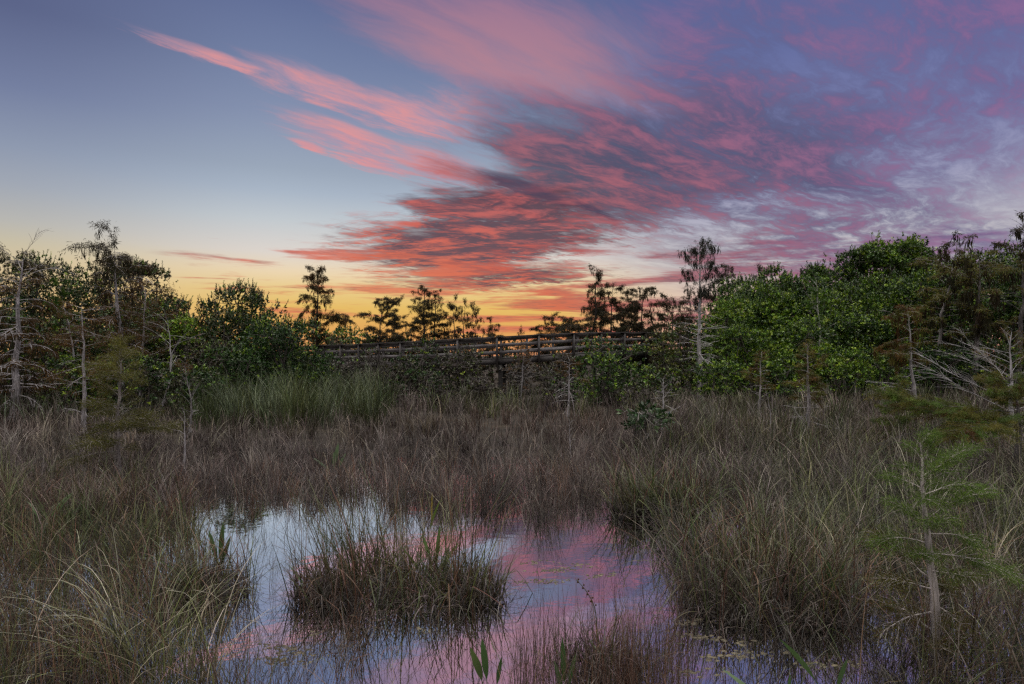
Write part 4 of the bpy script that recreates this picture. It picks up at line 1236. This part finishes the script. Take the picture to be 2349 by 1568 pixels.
field(m, rng, 500, (1480, 2470), (1000, 1600), (0.6, 1.1), STRAW + [(.42, .38, .36)], w0=0.005, wY=0.0008, th=0.7, curl=(0.3, 1.8), keep=keep_r, segs=8, kink=.45, clump=.2)
tag(m.build('tall_green_grass', MAT['reed']), 'tall mixed green and tan sawgrass on the right side of the pond', 'grass', kind='stuff')

m = M()


def keep_l(px, py):
    e = 470 + 22 * np.sin(py * 0.031) + 55 * np.exp(-((py - 1385) / 70.0) ** 2) + np.where(py > 1430, (py - 1430) * 0.5, 0)
    return np.clip((e - px) / 90.0, 0, 1) ** 0.8


field(m, rng, 5600, (-550, 560), (1110, 1330), (0.5, 1.0), GRN + GRN + DRY[:2] + REDB, w0=0.008, wY=0.0013, th=0.3, curl=(0.2, 1.3), keep=keep_l, segs=6, kink=.14)
field(m, rng, 5600, (-750, 640), (1320, 1700), (0.5, 0.95), REDB + REDB + DRY[:2] + GRN + GRN, w0=0.006, wY=0.0012, th=0.30, curl=(0.1, 1.1), keep=keep_l, segs=6, kink=.2)
field(m, rng, 700, (-150, 520), (1120, 1640), (0.75, 1.15), GRN + STRAW, w0=0.006, wY=0.0009, th=0.28, curl=(0.7, 2.1), keep=keep_l, segs=8, kink=.1)
field(m, rng, 11500, (-700, 600), (1110, 1660), (0.25, 0.7), DEAD_SHADE[:3], w0=0.006, wY=0.001, th=0.5, curl=(0.2, 1.6), keep=keep_l, segs=5, kink=.25, clump=.8)  # dead undergrowth, its dark colour standing in for shade under the bank grass
tag(m.build('reddish_bank_grass', MAT['grass']), 'matted reddish brown and green grass filling the lower left corner', 'grass', kind='stuff')

# --- tall pale green reeds before the left bushes
m = M()
field(m, rng, 5200, (455, 880), (925, 985), (1.0, 1.95), BLUEG + GRN, w0=0.012, wY=0.0008, th=0.16, curl=(0.1, 1.1), clump=.8, cs=.16, segs=7, kink=.06)
field(m, rng, 1300, (-60, 460), (930, 985), (0.7, 1.3), GRN + BLUEG + DRY, w0=0.012, wY=0.0008, th=0.2, curl=(0.1, 1.1), clump=.75, cs=.14, segs=6, kink=.06)
field(m, rng, 1400, (880, 1500), (915, 960), (0.6, 1.2), DRY + GRN, w0=0.012, wY=0.0008, th=0.2, curl=(0.1, 1.1), clump=.85, cs=.16, segs=6, kink=.06)
field(m, rng, 2200, (1480, 2400), (918, 955), (0.5, 1.1), GRN + STRAW + DRY, w0=0.012, wY=0.0008, th=0.2, curl=(0.1, 1.1), clump=.75, cs=.16, segs=6, kink=.06)
tag(m.build('tall_reeds', MAT['reed']), 'tall pale green reeds along the foot of the bushes', 'reeds', kind='stuff')

# --- thin rush stems standing in the open water
m = M()
field(m, rng, 1500, (440, 820), (1230, 1640), (0.28, 0.66), DEAD_SHADE + REDB, w0=0.0036, wY=0.0005, th=0.75, curl=(-0.2, 0.9), clump=.2, segs=5, kink=.4)
field(m, rng, 1000, (500, 1250), (1440, 1660), (0.28, 0.60), DEAD_SHADE + REDB, w0=0.0036, wY=0.0005, th=0.75, curl=(-0.2, 0.9), clump=.2, segs=5, kink=.4)
field(m, rng, 1900, (1180, 1590), (1480, 1740), (0.35, 0.75), REDB + REDB + DRY + DEAD_SHADE[:1], w0=0.0036, wY=0.0005, th=0.2, curl=(-0.1, 0.5), clump=.3, segs=5, kink=.12)
field(m, rng, 800, (1130, 1620), (1195, 1460), (0.2, 0.55), DEAD_SHADE, w0=0.0034, wY=0.0005, th=0.5, curl=(-0.2, 1.2), clump=.6, segs=6, kink=.3)
field(m, rng, 500, (1560, 2100), (1430, 1640), (0.25, 0.6), DEAD_SHADE + DRY, w0=0.0035, wY=0.0006, th=0.5, curl=(-0.1, 1.2), clump=.4, segs=6, kink=.3)
field(m, rng, 420, (430, 900), (1180, 1260), (0.25, 0.55), DEAD_SHADE + REDB, w0=0.003, wY=0.0005, th=0.25, curl=(0, .7), clump=.3, segs=5, kink=.2)
tag(m.build('water_rushes', MAT['grass']), 'thin dark rush stems criss-crossing over the open water', 'rushes', kind='stuff')


# --- tussocks that stand in the pond
def tussock(label, px, py, W, D, n, hr, cols, seed, dark=1.0, sink=0.05, nd=None):
    r = np.random.default_rng(seed)
    Y = float(y_of(np.array([py], float))[0])
    root = tag(empty('grass_tussock', (X(px, Y), Y, 0)), label, 'grass tussock', 'grass tussocks standing in the pond')
    m = M()
    nt = max(3, int(n / 75))
    ta = r.uniform(0, 6.283, nt)
    tq = np.sqrt(r.uniform(0, 1, nt)) * .85
    tc_ = np.stack([np.cos(ta) * tq * W / 2, np.sin(ta) * tq * D / 2], 1)
    th_ = r.uniform(.4, 1.25, nt)
    pw = r.uniform(.3, 1.7, nt)
    n = int(n * .62)
    ti = r.choice(nt, n, p=pw / pw.sum())
    b = np.zeros((n, 3))
    b[:, :2] = tc_[ti] + r.normal(0, .075, (n, 2)) * (W + .4)
    b[:, 2] = -sink
    q_ = np.clip(np.hypot(b[:, 0] * 2 / W, b[:, 1] * 2 / D), 0, 1.3)
    out = np.arctan2(b[:, 1], b[:, 0]) + r.normal(0, 1.0, n)
    tcol = pick(r, cols, nt, .35)
    cc = tcol[ti] * .5 + pick(r, cols, n, .35) * .5
    blades(m, b, r.uniform(hr[0] * .7, hr[1], n) * th_[ti], out, np.abs(r.normal(0, 0.24, n)) + 0.2 * q_, r.uniform(0.05, 1.5, n) ** 1.2, np.maximum(0.006, Y * .0012) * r.uniform(.5, 1.7, n),
           cc * .8, cc * 1.15, 8, r, .12)
    ns = n // 3
    a = r.uniform(0, 6.283, ns)
    q_ = np.sqrt(r.uniform(0.1, 1.6, ns))
    b = np.stack([np.cos(a) * q_ * W / 2, np.sin(a) * q_ * D / 2, np.full(ns, -sink)], 1)
    cc = pick(r, GRN + REDB, ns, .35)
    blades(m, b, r.uniform(hr[1] * .6, hr[1] * 1.25, ns), r.uniform(0, 6.283, ns), np.abs(r.normal(0.1, 0.35, ns)), r.uniform(0.1, 1.8, ns), np.maximum(.006, Y * .0012) * r.uniform(.6, 1.7, ns), cc * .8, cc * 1.2, 8, r, .25)
    m.build('blades', MAT['reed'], root)
    m = M()
    nd = nd or int(n * 1.7)
    a = r.uniform(0, 6.283, nd)
    q_ = np.sqrt(r.uniform(0, 1, nd))
    b = np.stack([np.cos(a) * q_ * W * .56, np.sin(a) * q_ * D * .56, r.uniform(-.02, .12, nd) * (1 - .7 * q_)], 1)
    blades(m, b, r.uniform(.15, .5, nd), r.uniform(0, 6.283, nd), r.uniform(.2, 1.35, nd), r.uniform(.2, 1.5, nd), np.maximum(.006, Y * .0012) * r.uniform(.5, 1.7, nd),
           pick(r, DEAD_SHADE, nd, .3) * dark, pick(r, DEAD_SHADE, nd, .3) * dark * 1.2, 6, r, .4)
    m.build('thatch', MAT['grass'], root)
    return root


TG = GRN + GRN + DRY + REDB
tussock('broad grassy tussock standing alone in the middle of the pond', 925, 1368, 1.55, 1.15, 1150, (.4, 1.12), TG + GRN, 1)
tussock('low ragged tussock touching the left end of the broad middle one', 738, 1392, .5, .4, 260, (.3, .75), TG, 8)
tussock('short dark tussock off the right side of the broad middle one', 1085, 1385, .55, .5, 330, (.3, .6), TG, 2)
tussock('round tussock with a black foot at the far right edge of the pond', 1508, 1188, 1.15, .9, 1000, (.5, .95), DRY + GRN, 3, dark=.75, nd=1600)
tussock('large matted tussock on the near right shore of the pond', 1760, 1405, 1.35, 1.0, 1500, (.5, 1.05), GRN + DRY + DRY, 4, dark=1.25)
tussock('matted tussock behind the large one on the right shore', 1660, 1300, 1.0, .8, 800, (.45, .95), GRN + DRY, 5, dark=1.1)
tussock('dark tussock bulging from the left shore into the pond', 470, 1375, .75, .7, 620, (.4, .8), TG, 6)
tussock('small ragged tussock at the bottom centre of the pond', 1385, 1560, .5, .35, 330, (.3, .62), REDB + DRY, 7)


# ================================================================ broad-leaved water plants and floating mats
def blade_leaf(m, base, az_, th0, curl, L, w, c, r):
    n = 10
    blades(m, np.array([base]), np.array([L]), np.array([az_]), np.array([th0]), np.array([curl]), np.array([w]), np.array([c]) * .9, np.array([c]) * 1.15, n, None, 0.0,
           wfun=lambda t: np.where(t < .45, .12 + 0.0 * t, np.sin(np.clip((t - .42) / .58, 0, 1) ** .8 * math.pi) ** .75 * .98 + .03), face=np.array([r.uniform(-.5, .5)]))


def water_plant(label, px, py, specs, cat='water plant'):
    Y = float(y_of(np.array([py], float))[0])
    r = np.random.default_rng(int(px))
    root = tag(empty('water_plant', (X(px, Y), Y, -0.05)), label, cat, 'broad-leaved water plants')
    for az_, th0, cu, L, w, c in specs:
        m = M()
        blade_leaf(m, (r.normal(0, .02), r.normal(0, .02), 0), az_, th0, cu, L, w, c, r)
        m.build('leaf', MAT['leaf'], root)


DG, YG = (.045, .10, .022), (.10, .15, .02)
water_plant('pair of broad pointed leaves standing at the bottom centre of the pond', 1130, 1612, [(2.6, .25, .35, .36, .050, (.07, .11, .02)), (2.2, .12, .2, .42, .045, DG), (.4, .1, .15, .30, .03, DG)])
water_plant('dark narrow-leaved plant at the bottom right of centre', 1295, 1640, [(1.9, .05, .1, .46, .035, DG), (.6, .2, .2, .38, .03, DG), (2.9, .15, .2, .36, .03, DG)])
water_plant('long bright leaf arching over the dark water at lower right', 1915, 1625, [(2.6, .5, .5, .5, .045, (.07, .14, .03)), (.5, .4, .3, .32, .035, DG)])
water_plant('leaf lying low over the water at the bottom edge right of centre', 1800, 1660, [(2.5, .9, .35, .46, .04, (.06, .13, .03)), (1.0, .4, .3, .3, .03, DG)])
water_plant('dark spear-leaved plant at the foot of the large matted tussock', 1905, 1425, [(1.7, .1, .1, .5, .06, DG), (.7, .45, .2, .52, .055, DG), (.4, .8, .2, .5, .05, DG), (2.6, .4, .3, .4, .05, DG)])
water_plant('pale green spear-leaved plant in the dry grass beyond the pond', 768, 1098, [(.9, .15, .1, .66, .075, (.13, .2, .09)), (2.9, .8, .3, .6, .06, (.11, .18, .08)), (.3, .35, .2, .5, .06, (.1, .17, .07)), (1.8, .2, .2, .5, .05, (.1, .16, .06))])
water_plant('dark broad-leaved plant at the left edge of the pond', 500, 1345, [(1.5, .1, .1, .62, .05, (.06, .11, .03)), (2.6, .3, .2, .55, .045, (.05, .1, .025)), (.5, .2, .2, .5, .04, (.06, .1, .03))])
water_plant('plant with one upright yellow leaf behind the middle tussock', 982, 1262, [(1.5, .03, .12, .66, .020, (.34, .25, .03)), (.4, .2, .3, .6, .03, YG)])
water_plant('green-leaved plant growing among the blades of the middle tussock', 990, 1352, [(1.2, .1, .2, .62, .045, (.09, .15, .03)), (2.4, .3, .3, .55, .04, (.08, .14, .03)), (.3, .4, .4, .5, .04, YG), (2.9, .6, .2, .5, .03, YG)])
water_plant('green-leaved plant in the grass of the lower left corner', 100, 1240, [(1.2, .3, .9, .66, .034, (.06, .11, .03)), (2.6, .4, 1.1, .66, .032, (.07, .12, .04)), (.3, .5, .9, .6, .03, (.07, .11, .04)), (.8, .2, .7, .6, .034, (.06, .10, .03))])
water_plant('single green shoot angled out of the water left of the middle tussock', 745, 1385, [(2.75, .85, .0, .48, .022, (.08, .15, .03))])

# stem with round seed heads
Y = 4.6
sr = tag(empty('seed_stem', (X(1375, Y), Y, -.05)), 'arching stem with round brown seed heads over the pink water', 'seed stem')
m = M()
tt = np.linspace(0, 1, 14)
sp_ = np.stack([-.05 * tt - .40 * np.clip(tt - .55, 0, 1) ** 1.5, 0 * tt, .66 * tt - .25 * np.clip(tt - .6, 0, 1) ** 1.6], 1)
tubes(m, sp_, np.linspace(.006, .002, 14), 6, (.09, .12, .03))
m.build('stem', MAT['twig'], sr, True)
for i in range(9):
    t0 = .62 + .37 * i / 8
    c = np.array([np.interp(t0, tt, sp_[:, j]) for j in range(3)]) + np.array([(-1) ** i * .012, 0, .008])
    m = M()
    lat = np.linspace(-1, 1, 7)
    rr_ = .0085 if i % 2 else .007
    tubes(m, c + np.stack([0 * lat, 0 * lat, lat * rr_], 1), np.sqrt(np.clip(1 - lat ** 2, .01, 1)) * rr_, 7, (.10, .06, .035))
    m.build('seed_head', MAT['twig'], sr, True)

# floating mats of pale algae
m = M()
r = np.random.default_rng(9)
for px, py, n, s in [(1275, 1318, 60, 30), (1330, 1308, 30, 22), (1240, 1345, 50, 36), (1385, 1330, 30, 24), (1225, 1300, 20, 20), (660, 1505, 60, 40), (640, 1530, 40, 36), (1640, 1480, 60, 46), (1575, 1560, 40, 50), (1690, 1520, 60, 46),
                     (1740, 1420, 20, 20), (840, 1420, 14, 16), (980, 1460, 14, 14), (730, 1470, 14, 16), (1600, 1440, 30, 32), (1900, 1540, 40, 50)]:
    Yc = float(y_of(np.array([py], float))[0])
    sk = r.uniform(-.35, .35)
    for i in range(n):
        ox_ = r.normal(0, s)
        x0 = X(px + ox_, Yc)
        y0 = Yc + r.normal(0, .035) + sk * ox_ / FX * Yc
        k = 7
        a = np.arange(k) * 6.283 / k
        rad_ = r.uniform(.002, .012) * r.uniform(.45, 1.5, k)
        st = r.uniform(1.0, 2.6)
        ring = np.stack([x0 + np.cos(a) * rad_ * st, y0 + np.sin(a) * rad_, np.full(k, .001)], 1)
        top = np.stack([x0 + np.cos(a) * rad_ * st * .7, y0 + np.sin(a) * rad_ * .7, .003 + r.uniform(0, .003, k)], 1)
        V = np.concatenate([ring, top, [[x0, y0, .006]]])
        F = [(j, (j + 1) % k, k + (j + 1) % k, k + j) for j in range(k)]
        c = np.array((.22, .185, .12)) * r.uniform(.4, 1.3)
        m.add(V, F, c)
        m.t.append(np.array([(k + j, k + (j + 1) % k, 2 * k) for j in range(k)]) + m.n - len(V))
tag(m.build('floating_algae', MAT['grass']), 'pale tan scraps of algae floating on the pond', 'algae', kind='stuff')

# ---------------------------------------------------------------- render settings
SC.cycles.max_bounces = 6
SC.cycles.diffuse_bounces = 3
SC.cycles.glossy_bounces = 3
SC.cycles.transmission_bounces = 2
SC.cycles.transparent_max_bounces = 4
SC.cycles.caustics_reflective = False
SC.cycles.caustics_refractive = False
SC.cycles.use_denoising = False
SC.cycles.pixel_filter_type = 'BLACKMAN_HARRIS'
SC.cycles.filter_width = 1.35
